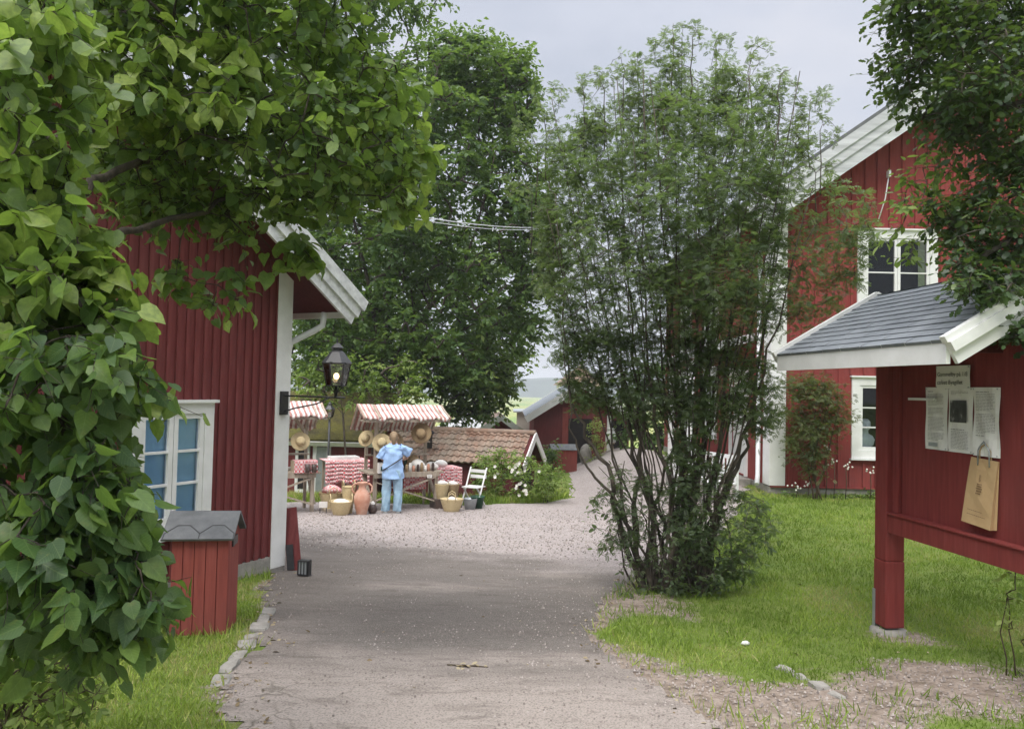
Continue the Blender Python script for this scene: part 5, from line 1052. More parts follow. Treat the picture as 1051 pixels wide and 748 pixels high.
T_HEART = (np.array([(0, .0, 0), (0, .34, -.015), (0, .68, -.04), (0, 1.0, -.16), (.22, -.09, .03), (.44, .14, .07), (.43, .42, .06), (.22, .76, -.01), (-.22, -.09, .03), (-.44, .14, .07), (-.43, .42, .06), (-.22, .76, -.01)]),
           [(0, 4, 5, 1), (1, 5, 6, 2), (2, 6, 7, 3), (0, 1, 9, 8), (1, 2, 10, 9), (2, 3, 11, 10)])
T_OVAL = (np.array([(0, 0, 0), (.26, .35, .05), (.22, .72, .03), (0, 1, -.1), (-.22, .72, .03), (-.26, .35, .05), (0, .5, -.02)]), [(0, 1, 2, 6), (6, 2, 3, 4), (0, 6, 4, 5)])
T_OAK = (np.array([(0, 0, 0), (.10, .14, .01), (.27, .30, .04), (.17, .42, .02), (.33, .62, .05), (.18, .72, .02), (.2, .9, 0), (0, 1, -.06), (-.2, .9, 0), (-.18, .72, .02), (-.33, .62, .05), (-.17, .42, .02), (-.27, .30, .04), (-.10, .14, .01)]), [(0, 1, 2, 3, 11, 12, 13), (3, 4, 5, 9, 10, 11), (5, 6, 7, 8, 9)])
T_DIA = (np.array([(0, 0, 0), (.3, .45, .06), (0, 1, -.05), (-.3, .45, .06)]), [(0, 1, 2), (0, 2, 3)])
def pinnate(n=5, lw=.12, ll=.33):
    v, f = [], []
    for i in range(n):
        y = .15 + .75 * i / n
        for s in (1, -1):
            b = len(v); dx, dy = s * .85, .5
            v += [(0, y, 0), (s * ll * .5 + s * -.0, y + ll * .5 * .55 - lw * .6, .02), (s * ll, y + ll * .55, -.02), (s * ll * .45, y + ll * .5 * .55 + lw * .75, .02)]; f.append((b, b + 1, b + 2, b + 3))
    b = len(v); v += [(0, .88, 0), (.07, 1.03, 0), (0, 1.2, -.03), (-.07, 1.03, 0)]; f.append((b, b + 1, b + 2, b + 3))
    return np.array(v, float), f
T_PIN = pinnate()
def unit(a): return a / (np.linalg.norm(a, axis=-1, keepdims=True) + 1e-9)
def leaf_object(name, pos, axis, up, size, tmpl, m, parent=None, smooth=False, rnd=None, width=None):
    tv, tf = tmpl; n = len(pos); axis = unit(axis); side = unit(np.cross(axis, up)); nrm = np.cross(side, axis)
    wd_ = np.ones(n) if width is None else width
    cu_ = RNG.uniform(-.6, 2.6, n)[:, None, None]; wd_ = wd_ * (RNG.uniform(.78, 1.12, n) if width is None else 1)
    V = pos[:, None, :] + size[:, None, None] * (tv[None, :, 0, None] * wd_[:, None, None] * side[:, None, :] + tv[None, :, 1, None] * axis[:, None, :] + cu_ * tv[None, :, 2, None] * nrm[:, None, :])
    k = len(tv); V = V.reshape(-1, 3); lens = np.array([len(f) for f in tf]); loops1 = np.array([i for f in tf for i in f])
    loops = (loops1[None, :] + (np.arange(n) * k)[:, None]).reshape(-1); tot = np.tile(lens, n); st = np.concatenate([[0], np.cumsum(tot)[:-1]])
    if parent is not None:
        inv = np.linalg.inv(root_matrix(parent)); V = V @ inv[:3, :3].T + inv[:3, 3]
    me = bpy.data.meshes.new(name); me.vertices.add(len(V)); me.vertices.foreach_set('co', V.astype(np.float32).reshape(-1)); me.loops.add(len(loops)); me.loops.foreach_set('vertex_index', loops.astype(np.int32))
    me.polygons.add(len(tot)); me.polygons.foreach_set('loop_start', st.astype(np.int32)); me.polygons.foreach_set('loop_total', tot.astype(np.int32)); me.update(calc_edges=True)
    if smooth: me.polygons.foreach_set('use_smooth', np.ones(len(tot), bool))
    r = RNG.random(n) if rnd is None else rnd
    a = me.attributes.new('rnd', 'FLOAT', 'POINT'); a.data.foreach_set('value', np.repeat(r, k).astype(np.float32))
    if tmpl is T_HEART:
        a = me.attributes.new('leafuv', 'FLOAT_VECTOR', 'POINT'); a.data.foreach_set('vector', np.tile(tv * np.array((1, 1, 0)), (n, 1)).astype(np.float32).reshape(-1))
    o = bpy.data.objects.new(name, me); COL.objects.link(o); me.materials.append(MAT[m]); 
    if parent is not None: o.parent = parent
    return o
def in_poly(px, py, poly):
    c = np.zeros(len(px), bool); n = len(poly)
    for i in range(n):
        x0, y0 = poly[i]; x1, y1 = poly[(i + 1) % n]
        k = ((y0 > py) != (y1 > py)) & (px < (x1 - x0) * (py - y0) / (y1 - y0 + 1e-12) + x0); c ^= k
    return c
def edge_dist(px, py, poly):
    d = np.full(len(px), 1e9); n = len(poly)
    for i in range(n):
        a = np.array(poly[i], float); b = np.array(poly[(i + 1) % n], float); ab = b - a; t = np.clip(((px - a[0]) * ab[0] + (py - a[1]) * ab[1]) / (ab @ ab), 0, 1)
        d = np.minimum(d, np.hypot(px - a[0] - t * ab[0], py - a[1] - t * ab[1]))
    return d
def ray_many(px, py):
    d = np.stack([(px - W_PX / 2) / F_PX, -(py - H_PX / 2) / F_PX, -np.ones(len(px))], -1); return d @ CR.T
def sample_region(poly, n, Y, hd, rpx=40.0, minsep=0.0):
    """clump centres through the volume whose silhouette is poly: thick in the middle, thin at the rim"""
    poly = [(float(a), float(b)) for a, b in poly]; xs = [p[0] for p in poly]; ys = [p[1] for p in poly]; out = np.zeros((0, 3)); 
    x = RNG.uniform(min(xs), max(xs), n * 6); y = RNG.uniform(min(ys), max(ys), n * 6); k = in_poly(x, y, poly); x, y = x[k][:n], y[k][:n]
    e = edge_dist(x, y, poly); t = np.sqrt(np.clip(e / rpx, .02, 1)); dep = Y + hd * t * RNG.uniform(-1, 1, len(x)); r = ray_many(x, y); return EYE + r * (dep / r[:, 1])[:, None]
def rand_dir(n):
    v = RNG.normal(size=(n, 3)); return unit(v)
def fill_leaves(C, per, rad, size, droop=.3, upn=1.0, twigs=5, spread=1.0, flat=.8, szj=.35, outward=None):
    """twiggy sprays round each clump centre; returns pos, axis, normal, size, twig segments"""
    nC = len(C); rad = np.broadcast_to(rad, (nC,)); pos, ax, up, rr = [], [], [], []; segs = []
    d = rand_dir(nC * twigs).reshape(nC, twigs, 3); d[..., 2] *= flat
    st = C[:, None, :] + d * rad[:, None, None] * RNG.uniform(-.25, .2, (nC, twigs, 1)); en = C[:, None, :] + unit(d) * rad[:, None, None] * RNG.uniform(.6, 1.15, (nC, twigs, 1)); en[..., 2] -= droop * rad[:, None] * .3
    st = st.reshape(-1, 3); en = en.reshape(-1, 3); m = max(1, int(round(per / twigs)))
    t = np.linspace(.18, 1, m)[None, :, None] + RNG.uniform(-.06, .06, (len(st), m, 1)); pp = st[:, None, :] + (en - st)[:, None, :] * t
    td = unit(en - st)[:, None, :]; sgn = np.where(np.arange(m) % 2 == 0, 1, -1)[None, :, None]; sidev = unit(np.cross(td, np.array((0, 0, 1.)) + 1e-3))
    a = td * .55 + sidev * sgn * .75 * spread + RNG.normal(size=pp.shape) * .32; a[..., 2] -= droop
    u = RNG.normal(size=pp.shape) * .45; u[..., 2] += upn
    sz = size * (1 + RNG.uniform(-szj, szj, (len(st), m)))
    return pp.reshape(-1, 3), unit(a).reshape(-1, 3), unit(u).reshape(-1, 3), sz.reshape(-1), list(zip(st, en))
def connect(mb, nodes, C, r0, r1, n=5, sag=.1, rmax=99):
    """thin branches joining every clump to the nearest limb or earlier clump"""
    nodes = [np.asarray(q, float) for q in nodes]; A = np.array(nodes); base = A.mean(0); order = np.argsort(np.linalg.norm(C - base, axis=1))
    for i in order:
        c = C[i]; dd = np.linalg.norm(A - c, axis=1); j = int(np.argmin(dd)); p = A[j]; L = dd[j]
        if L > rmax: continue
        mid = (p + c) / 2 + RNG.normal(size=3) * L * .09; mid[2] += sag * L
        k = min(1, L / 1.2); mb.tube([p, p * .5 + mid * .5 + RNG.normal(size=3) * L * .03, mid, c], [r0 * (.5 + .5 * k), r0 * .8 * (.5 + .5 * k), (r0 + r1) / 2, r1], n, cap=False); A = np.vstack([A, mid[None], c[None]])
def limb(mb, pts, r0, r1, n=8, sub=4, jit=.03):
    """tapered curved limb through points (Catmull-Rom); returns nodes along it"""
    p = [np.asarray(q, float) for q in pts]; p = [2 * p[0] - p[1]] + p + [2 * p[-1] - p[-2]]; out = []
    for i in range(1, len(p) - 2):
        for k in range(sub):
            t = k / sub; a, b, c, d = p[i - 1:i + 3]; out.append(.5 * ((2 * b) + (-a + c) * t + (2 * a - 5 * b + 4 * c - d) * t * t + (-a + 3 * b - 3 * c + d) * t ** 3) + RNG.normal(size=3) * jit * .3)
    out.append(p[-2]); k = len(out); mb.tube(out, [r0 + (r1 - r0) * (i / (k - 1)) ** .8 for i in range(k)], n); return out
def clump_rnd(C, per, base=.5, spread=.3, leaf=.25):
    """each clump has its own shade of leaf, each leaf varies round it"""
    c = base + RNG.normal(size=len(C)) * spread * .5; m = per
    return np.clip(np.repeat(c, m) + RNG.normal(size=len(C) * m) * leaf * .6, 0, 1)

# ---- near left: broad heart-shaped leaves
LT = thing('broad_leaf_tree', 'tree with heart shaped leaves hanging close over the left edge and left house', 'tree', (-2.75, 2.0, float(g(-2.75, 2.0)))); mb = MB(); nodes = []
tb_ = np.array((-2.75, 2.0, g(-2.75, 2.0) - .1))
nodes += limb(mb, [tb_, (-2.6, 2.1, .7), (-2.4, 2.3, 1.5), (-2.25, 2.6, 2.4), (-2.1, 3.0, 3.4)], .085, .03, 10)
nodes += limb(mb, [(-2.4, 2.3, 1.5), P(-20, 170, 3.0), P(73, 141, 3.6), P(127, 120, 4.0), P(210, 92, 4.4)], .030, .008)
nodes += limb(mb, [(-2.4, 2.3, 1.6), P(60, 210, 3.5), P(120, 175, 4.0), P(234, 145, 4.5), P(330, 120, 4.9), P(400, 110, 5.1)], .032, .008)
nodes += limb(mb, [(-2.45, 2.2, 1.3), P(70, 262, 3.4), P(140, 234, 4.0), P(210, 216, 4.4), P(255, 195, 4.7), P(330, 188, 5.0)], .028, .007)
nodes += limb(mb, [(-2.5, 2.2, 1.1), P(20, 300, 2.6), P(90, 330, 2.7), P(150, 385, 2.8)], .03, .008)
nodes += limb(mb, [(-2.6, 2.1, .7), P(10, 430, 2.5), P(80, 470, 2.6), P(140, 560, 2.6)], .03, .008)
nodes += limb(mb, [(-2.7, 2.05, .3), P(-10, 560, 2.4), P(70, 600, 2.5), P(130, 640, 2.5)], .025, .007)
parts = []
def add_region(store, mbb, nodes, poly, nC, Y, hd, per, rad, size, rpx=40, br=(.008, .003), rmax=9, base=.5, twigs=5, droop=.5, upn=.8, flat=.8, spread=1.0, tw=None, szj=.35, sag=.08):
    C = sample_region(poly, nC, Y, hd, rpx); m = twigs * max(1, int(round(per / twigs))); p, a, u, s, sg = fill_leaves(C, per, rad, size, droop, upn, twigs, spread, flat, szj)
    store.append((p, a, u, s, clump_rnd(C, m, base))); connect(mbb, nodes, C, br[0], br[1], 5, sag, rmax)
    if tw:
        for q, e in sg: mbb.tube([q, (q + e) / 2 + RNG.normal(size=3) * .01, e], [tw, tw * .8, tw * .5], 3, cap=False)
def build_store(name, store, tmpl, m, parent, smooth=False):
    p, a, u, s, r = [np.concatenate([x[i] for x in store]) for i in range(5)]; return leaf_object(name, p, a, u, s, tmpl, m, parent, smooth, r)
# big leaves, nearest
POLY_A = [(-60, -60), (60, -60), (85, 30), (70, 120), (75, 205), (80, 255), (100, 300), (120, 335), (138, 372), (142, 400), (112, 425), (92, 440), (108, 480), (116, 530), (118, 560), (135, 600), (138, 632), (108, 660), (72, 672), (50, 690), (25, 655), (-60, 690)]
st_ = []
add_region(st_, mb, nodes, [(-60, -60), (60, -60), (85, 30), (70, 120), (75, 205), (80, 255), (100, 300), (120, 335), (-60, 360)], 230, 2.8, .5, 11, .15, .067, 60, (.006, .0025), 3, .66, 4, .7, .4, tw=.0018, szj=.45)
add_region(st_, mb, nodes, [(-60, 330), (115, 320), (145, 372), (152, 400), (122, 425), (112, 440), (128, 480), (136, 530), (140, 560), (160, 600), (160, 632), (130, 665), (85, 680), (55, 700), (25, 665), (-60, 690)], 225, 2.75, .5, 11, .14, .068, 60, (.006, .0025), 3, .2, 4, .75, .4, tw=.0018, szj=.4)
add_region(st_, mb, nodes, [(70, 230), (120, 270), (135, 330), (162, 380), (178, 412), (176, 440), (148, 410), (120, 370), (95, 320)], 26, 2.75, .12, 6, .10, .080, 30, (.005, .002), 3, .88, 3, .8, .4, tw=.0018)
add_region(st_, mb, nodes, [(70, 440), (105, 455), (138, 490), (145, 540), (150, 590), (165, 620), (135, 655), (95, 650), (80, 540)], 70, 2.5, .15, 8, .10, .074, 30, (.005, .002), 3, .12, 4, .8, .45, tw=.0018)
build_store('leaves', st_, T_HEART, 'leaf_big', LT, True)
# the overhanging branches, further in
st_ = []
add_region(st_, mb, nodes, [(80, -60), (335, -60), (360, 30), (400, 55), (420, 95), (420, 190), (400, 225), (380, 190), (350, 210), (310, 225), (290, 225), (262, 250), (240, 240), (225, 215), (170, 225), (110, 225), (90, 150)], 700, 4.7, .75, 11, .19, .059, 60, (.008, .003), 3, .5, 4, .5, .4, tw=.0022, szj=.5)
add_region(st_, mb, nodes, [(170, 262), (225, 255), (255, 285), (250, 310), (222, 318), (200, 300), (175, 305)], 13, 4.5, .2, 7, .12, .075, 30, (.005, .002), 2, .55, 4, .6, .6, tw=.0018)
add_region(st_, mb, nodes, [(280, 245), (315, 245), (330, 265), (312, 285), (290, 275)], 6, 4.6, .15, 6, .10, .10, 30, (.005, .002), 2, .7, 4, .7, .6, tw=.0018)
add_region(st_, mb, nodes, [(405, 60), (425, 90), (432, 180), (420, 225), (400, 205)], 26, 5.0, .3, 8, .15, .088, 25, (.005, .002), 2, .8, 4, .7, .6, tw=.0018)
add_region(st_, mb, nodes, [(60, 30), (250, 20), (260, 120), (80, 140)], 60, 4.0, .3, 7, .16, .088, 40, (.005, .002), 2, .85, 4, .7, .6, tw=.0018)
add_region(st_, mb, nodes, [(-40, -150), (430, -150), (430, -60), (-40, -60)], 110, 4.2, .8, 10, .34, .11, 60, (.012, .004), 4, .5, 5, .5, .7)
build_store('upper_leaves', st_, T_HEART, 'leaf_big', LT, True)
obj('trunk', mb, 'bark', LT)
# low light shrub at bottom left
SB = thing('light_green_bush', 'small light green bush with thin stems in the lower left corner', 'bush', G(30, 735)); mb = MB(); q = G(20, 740); nodes = []
for k in range(7): nodes += limb(mb, [q + np.array((RNG.uniform(-.2, .2), RNG.uniform(-.15, .15), -.05)), P(RNG.uniform(0, 90), 700, 3.6), P(RNG.uniform(0, 100), RNG.uniform(630, 680), 3.6)], .009, .003, 5)
st_ = []; add_region(st_, mb, nodes, [(-30, 620), (50, 640), (100, 670), (105, 735), (60, 748), (-30, 748)], 60, 3.7, .3, 14, .13, .055, 30, (.004, .002), 2, .6, 5, .4, .8, tw=.0018)
build_store('leaves', st_, T_OVAL, 'leaf_light', SB); obj('stems', mb, 'twig', SB)

# ---- multi stemmed shrub in the middle
SH_b = G(688, 606); SHR = thing('multi_stem_shrub', 'tall fine leaved shrub with many dark stems beside the drive', 'shrub', SH_b); mb = MB(); nodes = []; fol_nodes = []
YS = SH_b[1]
def shrub_stem(bx, mid, top, r0=.045, dY=(0, 0)):
    b = G(*bx); b[1] += 0; b = P(bx[0], bx[1], YS + dY[0] * .3); b[2] = g(b[0], b[1]) - .06
    n_ = limb(mb, [b] + [P(m_[0], m_[1], YS + dY[0] * (.4 + .5 * k / len(mid))) for k, m_ in enumerate(mid)] + [P(top[0], top[1], YS + dY[1])], r0, .004, 7, 5, .07)
    fol_nodes.extend(n_[len(n_) // 3:]); return n_
shrub_stem((665, 604), [(640, 560), (626, 490), (600, 440), (583, 395)], (570, 200), .042, (-.1, -.5))
shrub_stem((672, 606), [(648, 545), (630, 510), (602, 478), (588, 440)], (575, 330), .03, (-.2, -.3))
shrub_stem((660, 606), [(652, 540), (648, 450), (640, 380)], (610, 150), .04, (.2, .3))
shrub_stem((676, 608), [(668, 520), (654, 440), (652, 370)], (630, 90), .045, (.0, .2))
shrub_stem((684, 610), [(690, 520), (672, 430), (665, 350)], (660, 70), .04, (-.3, -.4))
shrub_stem((690, 610), [(702, 520), (698, 430), (690, 330)], (700, 40), .045, (.1, .2))
shrub_stem((700, 610), [(712, 520), (722, 430), (725, 340)], (735, 50), .05, (.3, .4))
shrub_stem((706, 610), [(722, 530), (742, 440), (748, 350)], (770, 70), .045, (-.1, -.2))
shrub_stem((714, 610), [(735, 540), (762, 450), (790, 360)], (835, 190), .04, (-.3, -.6))
shrub_stem((718, 608), [(738, 520), (760, 470), (775, 400)], (815, 110), .045, (.2, .5))
for k in range(38):
    bx = RNG.uniform(655, 728); tx = 550 + (k + RNG.uniform(0, 1)) / 38 * 285; ty = RNG.uniform(70, 260); m1 = bx + (tx - bx) * RNG.uniform(.08, .2); m2 = bx + (tx - bx) * RNG.uniform(.35, .55)
    shrub_stem((bx, RNG.uniform(602, 612)), [(m1 + RNG.uniform(-8, 8), 520), (m2 + RNG.uniform(-10, 10), RNG.uniform(370, 430))], (tx, ty), RNG.uniform(.012, .032), (RNG.uniform(-.35, .35), RNG.uniform(-.9, .9)))
for k in range(14):                      # short dead and leafy shoots round the foot
    bx = RNG.uniform(650, 735); shrub_stem((bx, 606), [(bx + RNG.uniform(-30, 30), 560)], (bx + RNG.uniform(-60, 60), RNG.uniform(470, 530)), RNG.uniform(.008, .016), (RNG.uniform(-.4, .4), RNG.uniform(-.5, .5)))
for (x, y), (x2, y2) in zip([(690, 45), (655, 75), (640, 80), (600, 100), (560, 125), (735, 50), (770, 62), (800, 85), (830, 112), (842, 140), (550, 150), (545, 200), (838, 180), (620, 95), (710, 45)], [(691, 24), (648, 55), (636, 58), (593, 80), (548, 96), (742, 34), (782, 46), (812, 70), (838, 98), (846, 128), (532, 128), (528, 180), (860, 168), (612, 76), (716, 30)]):
    dy = RNG.uniform(-.5, .5); fol_nodes.extend(limb(mb, [P(x, y + 60, YS + dy * .7), P(x, y, YS + dy), P(x2, y2, YS + dy)], .008, .002, 5))
st_ = []
for (x, y) in [(691, 30), (648, 62), (636, 66), (596, 86), (552, 104), (740, 40), (779, 52), (808, 76), (844, 98), (853, 128), (536, 134), (533, 186), (855, 172), (614, 82), (714, 36), (570, 96), (668, 48), (824, 90)]:
    add_region(st_, mb, fol_nodes, [(x - 9, y - 9), (x + 9, y - 9), (x + 12, y + 22), (x - 12, y + 22)], 7, YS, .4, 14, .09, .05, 30, (.004, .002), 1.6, .7, 4, .1, .7)
POLY_S = [(688, 62), (715, 70), (745, 66), (780, 92), (805, 112), (826, 140), (826, 185), (815, 215), (820, 260), (830, 300), (795, 340), (760, 362), (700, 355), (640, 345), (605, 362), (578, 345), (566, 300), (560, 240), (562, 180), (572, 138), (600, 122), (640, 100), (665, 85)]
kw = dict(rpx=70, br=(.007, .0025), rmax=1.6, twigs=6, droop=.25, upn=.9, tw=None)
add_region(st_, mb, fol_nodes, POLY_S, 760, YS, 1.35, 28, .20, .057, base=.45, **kw)
add_region(st_, mb, fol_nodes, [(548, 150), (620, 120), (640, 300), (610, 370), (560, 340)], 170, YS, .9, 26, .18, .057, base=.5, **kw)
add_region(st_, mb, fol_nodes, [(630, 140), (660, 110), (690, 90), (745, 95), (790, 120), (810, 150), (805, 250), (790, 330), (690, 340), (630, 250)], 400, YS, 1.2, 30, .20, .057, base=.45, **kw)
for pl, n_ in (([(690, 40), (705, 60), (700, 110), (672, 110), (672, 60)], 16), ([(740, 48), (760, 60), (772, 110), (728, 110)], 16), ([(780, 70), (800, 85), (808, 125), (770, 120)], 13), ([(648, 70), (662, 74), (668, 125), (635, 125)], 13), ([(600, 100), (615, 100), (635, 150), (592, 150)], 12), ([(562, 118), (580, 124), (596, 170), (556, 180)], 12), ([(820, 112), (836, 128), (838, 180), (808, 170)], 14), ([(552, 190), (570, 200), (572, 300), (552, 290)], 14)):
    add_region(st_, mb, fol_nodes, pl, int(n_ * 1.4), YS, .6, 24, .14, .052, base=.8, **kw)
add_region(st_, mb, fol_nodes, [(820, 190), (880, 195), (908, 210), (905, 245), (880, 285), (845, 330), (815, 340), (810, 260)], 70, YS - .3, .5, 22, .18, .07, base=.6, **kw)
add_region(st_, mb, fol_nodes, [(560, 340), (640, 340), (770, 360), (800, 380), (790, 450), (730, 430), (640, 430), (590, 420)], 430, YS, .8, 24, .15, .058, base=.4, **kw)
add_region(st_, mb, fol_nodes, [(612, 505), (640, 470), (690, 500), (720, 455), (752, 500), (782, 505), (796, 548), (768, 575), (775, 598), (720, 612), (655, 612), (642, 570), (618, 560), (630, 530)], 170, YS - .1, .6, 22, .14, .056, base=.38, **kw)
add_region(st_, mb, fol_nodes, [(690, 380), (730, 380), (735, 560), (690, 560)], 85, YS - .3, .4, 22, .14, .06, base=.3, **kw)
build_store('leaves', st_, T_PIN, 'leaf_shrub', SHR); # coarser leaves of the low shoots
stc = []; mb2 = mb; add_region(stc, mb2, fol_nodes, [(605, 500), (640, 480), (650, 560), (640, 590), (612, 570)], 14, YS - .1, .2, 10, .14, .06, 20, (.004, .002), 1.2, .5, 4, .3, .8, tw=.0018); add_region(stc, mb2, fol_nodes, [(735, 500), (785, 520), (792, 560), (760, 600), (720, 600)], 26, YS - .2, .3, 14, .16, .06, 20, (.004, .002), 1.2, .5, 4, .3, .8, tw=.0018)
add_region(stc, mb2, fol_nodes, [(640, 560), (740, 560), (750, 615), (640, 618)], 26, YS - .35, .2, 12, .13, .05, 20, (.004, .002), 1.2, .4, 4, .3, .8)
build_store('low_leaves', stc, T_OVAL, 'leaf_shrub', SHR); obj('stems', mb, 'bark_shrub', SHR)

# ---- trees behind the stalls
def back_tree(name, label, base_px, Y, trunk_mid, limbs, regions, m, r0=.3, tmpl=T_DIA, group='trees behind the stalls'):
    b = P(base_px[0], base_px[1], Y); b[2] = g(b[0], b[1]) - .2; t = thing(name, label, 'tree', b, 0, group); mb = MB(); nodes = []
    fork = P(trunk_mid[0], trunk_mid[1], Y); nodes += limb(mb, [b, (b + fork) / 2 + np.array((.1, 0, 0)), fork], r0, r0 * .75, 10)
    for pts, dy in limbs: nodes += limb(mb, [fork] + [P(x, y, Y + dy * (k + 1) / len(pts)) for k, (x, y) in enumerate(pts)], r0 * .38, r0 * .06, 7)
    st = []
    for poly, nC, hd, per, rad, size, base in regions: add_region(st, mb, nodes, poly, nC, Y, hd, per, rad, size, 70, (.05, .012), 4, base, 6, .3, .9)
    build_store('crown', st, tmpl, m, t); obj('trunk', mb, 'bark_grey', t); return t
back_tree('broadleaf_tree', 'big dark green tree rising above the right market stall', (397, 470), 24, (395, 385), [([(380, 300), (360, 200), (370, 90)], -1), ([(400, 280), (430, 160), (470, 60)], 1), ([(430, 330), (480, 260), (510, 150)], -1.5), ([(440, 360), (490, 330), (535, 300)], .5), ([(350, 350), (320, 300), (300, 240)], 0), ([(400, 300), (410, 200), (430, 110)], 2.2)],
          [([(400, 60), (440, 38), (500, 36), (545, 60), (552, 110), (535, 140), (560, 180), (575, 240), (560, 300), (555, 345), (528, 370), (520, 405), (495, 428), (455, 428), (440, 405), (380, 400), (330, 395), (300, 330), (310, 200), (350, 100)], 1000, 3.2, 60, .62, .17, .40),
           ([(520, 150), (572, 160), (580, 300), (550, 345), (522, 340)], 80, 1.8, 46, .5, .16, .45), ([(440, 38), (500, 36), (545, 60), (552, 110), (535, 140), (490, 120), (440, 110)], 110, 1.5, 48, .5, .16, .6),
           ([(450, 370), (528, 370), (530, 395), (500, 430), (460, 426)], 90, 1.5, 46, .45, .15, .75)], 'leaf_tree', .26)
back_tree('broadleaf_tree', 'tree behind the left house roof, rising to the top edge of the photograph', (345, 470), 27, (340, 360), [([(320, 250), (330, 120), (380, 20)], 0), ([(350, 230), (390, 120), (430, 10)], -1), ([(300, 280), (270, 180), (240, 60)], 1)],
          [([(230, -60), (330, -120), (430, -60), (458, 5), (440, 25), (400, 30), (385, 60), (400, 90), (380, 200), (300, 260), (230, 200)], 420, 3, 54, .7, .19, .45)], 'leaf_tree', .3)
back_tree('broadleaf_tree', 'lighter green tree low behind the lantern and the mossy roof', (310, 470), 30, (312, 420), [([(330, 370), (350, 330)], 0), ([(300, 360), (290, 310)], 0)],
          [([(285, 300), (380, 310), (420, 380), (400, 415), (340, 412), (290, 420)], 170, 2, 54, .6, .17, .6), ([(300, 240), (540, 250), (545, 380), (300, 390)], 300, 2.5, 60, .7, .2, .3)], 'leaf_light', .2)
back_tree('broadleaf_tree', 'dark bushy tree right of the barn, seen through the shrub stems', (675, 482), 28.3, (678, 440), [([(660, 420), (655, 400)], 0), ([(690, 420), (700, 395)], .3)],
          [([(638, 385), (670, 368), (715, 372), (725, 480), (640, 480), (632, 430)], 120, 1.2, 46, .5, .17, .3)], 'leaf_tree', .1)
back_tree('broadleaf_tree', 'young light green tree with low branches just behind the lantern and left stall', (352, 480), 20.4, (352, 425), [([(335, 405), (318, 392)], 0), ([(370, 405), (400, 392)], 0), ([(350, 400), (352, 375)], .2)],
          [([(298, 372), (350, 362), (440, 372), (446, 404), (420, 412), (370, 408), (330, 418), (300, 412)], 60, .9, 40, .36, .12, .5)], 'leaf_light', .035)
# ---- dark leaved tree hanging in from the right
OT = thing('dark_leaved_tree', 'dark leaved tree hanging into the top right over the notice board', 'tree', (6.4, 6.6, float(g(6.4, 6.6)))); mb = MB(); nodes = []
nodes += limb(mb, [(6.4, 6.6, g(6.4, 6.6) - .2), (6.35, 6.55, 1.2), (6.2, 6.4, 2.8), (6.0, 6.2, 4.2), (5.8, 6.1, 5.6)], .17, .06, 10)
nodes += limb(mb, [(6.2, 6.4, 2.6), P(1100, 210, 5.8), P(1030, 250, 5.4), P(980, 285, 5.2)], .05, .01)
nodes += limb(mb, [(6.1, 6.3, 3.2), P(1100, 100, 5.9), P(1030, 110, 5.7), P(965, 95, 5.5)], .06, .01)
nodes += limb(mb, [(6.0, 6.2, 4.0), P(1090, -20, 6.0), P(1010, 10, 5.8), P(940, 5, 5.6)], .05, .01)
st_ = []
add_region(st_, mb, nodes, [(915, -60), (1100, -60), (1100, 185), (1040, 180), (1010, 158), (975, 150), (950, 128), (930, 112), (918, 85), (903, 62), (930, 45), (912, 15)], 400, 5.7, .7, 28, .23, .060, 50, (.010, .003), 2, .38, 6, .35, .9, tw=.002)
add_region(st_, mb, nodes, [(1010, 165), (1100, 150), (1100, 280), (1040, 275), (1005, 262), (975, 262), (955, 245), (945, 225), (965, 205), (1000, 215)], 120, 5.5, .5, 24, .19, .058, 40, (.008, .003), 2, .45, 6, .35, .9, tw=.002)
add_region(st_, mb, nodes, [(985, 268), (1060, 270), (1100, 290), (1100, 370), (1060, 362), (1035, 350), (1015, 318), (985, 305), (955, 295)], 80, 5.15, .3, 22, .14, .058, 30, (.008, .003), 2, .42, 6, .4, .9, tw=.002)
add_region(st_, mb, nodes, [(930, -200), (1300, -200), (1350, 350), (1100, 350), (1100, -60), (930, -60)], 150, 6.3, .9, 22, .4, .085, 60, (.02, .004), 3, .45, 6, .35, .9)
build_store('crown', st_, T_OAK, 'leaf_oak', OT)
st_ = []; add_region(st_, mb, nodes, [(935, 170), (1000, 168), (1010, 200), (985, 235), (945, 270), (915, 262), (925, 215)], 26, 5.6, .3, 20, .17, .065, 30, (.006, .002), 2, .5, 5, .35, .9, tw=.002); build_store('lower_leaves', st_, T_OVAL, 'leaf_light', OT)
obj('trunk', mb, 'bark_grey', OT)
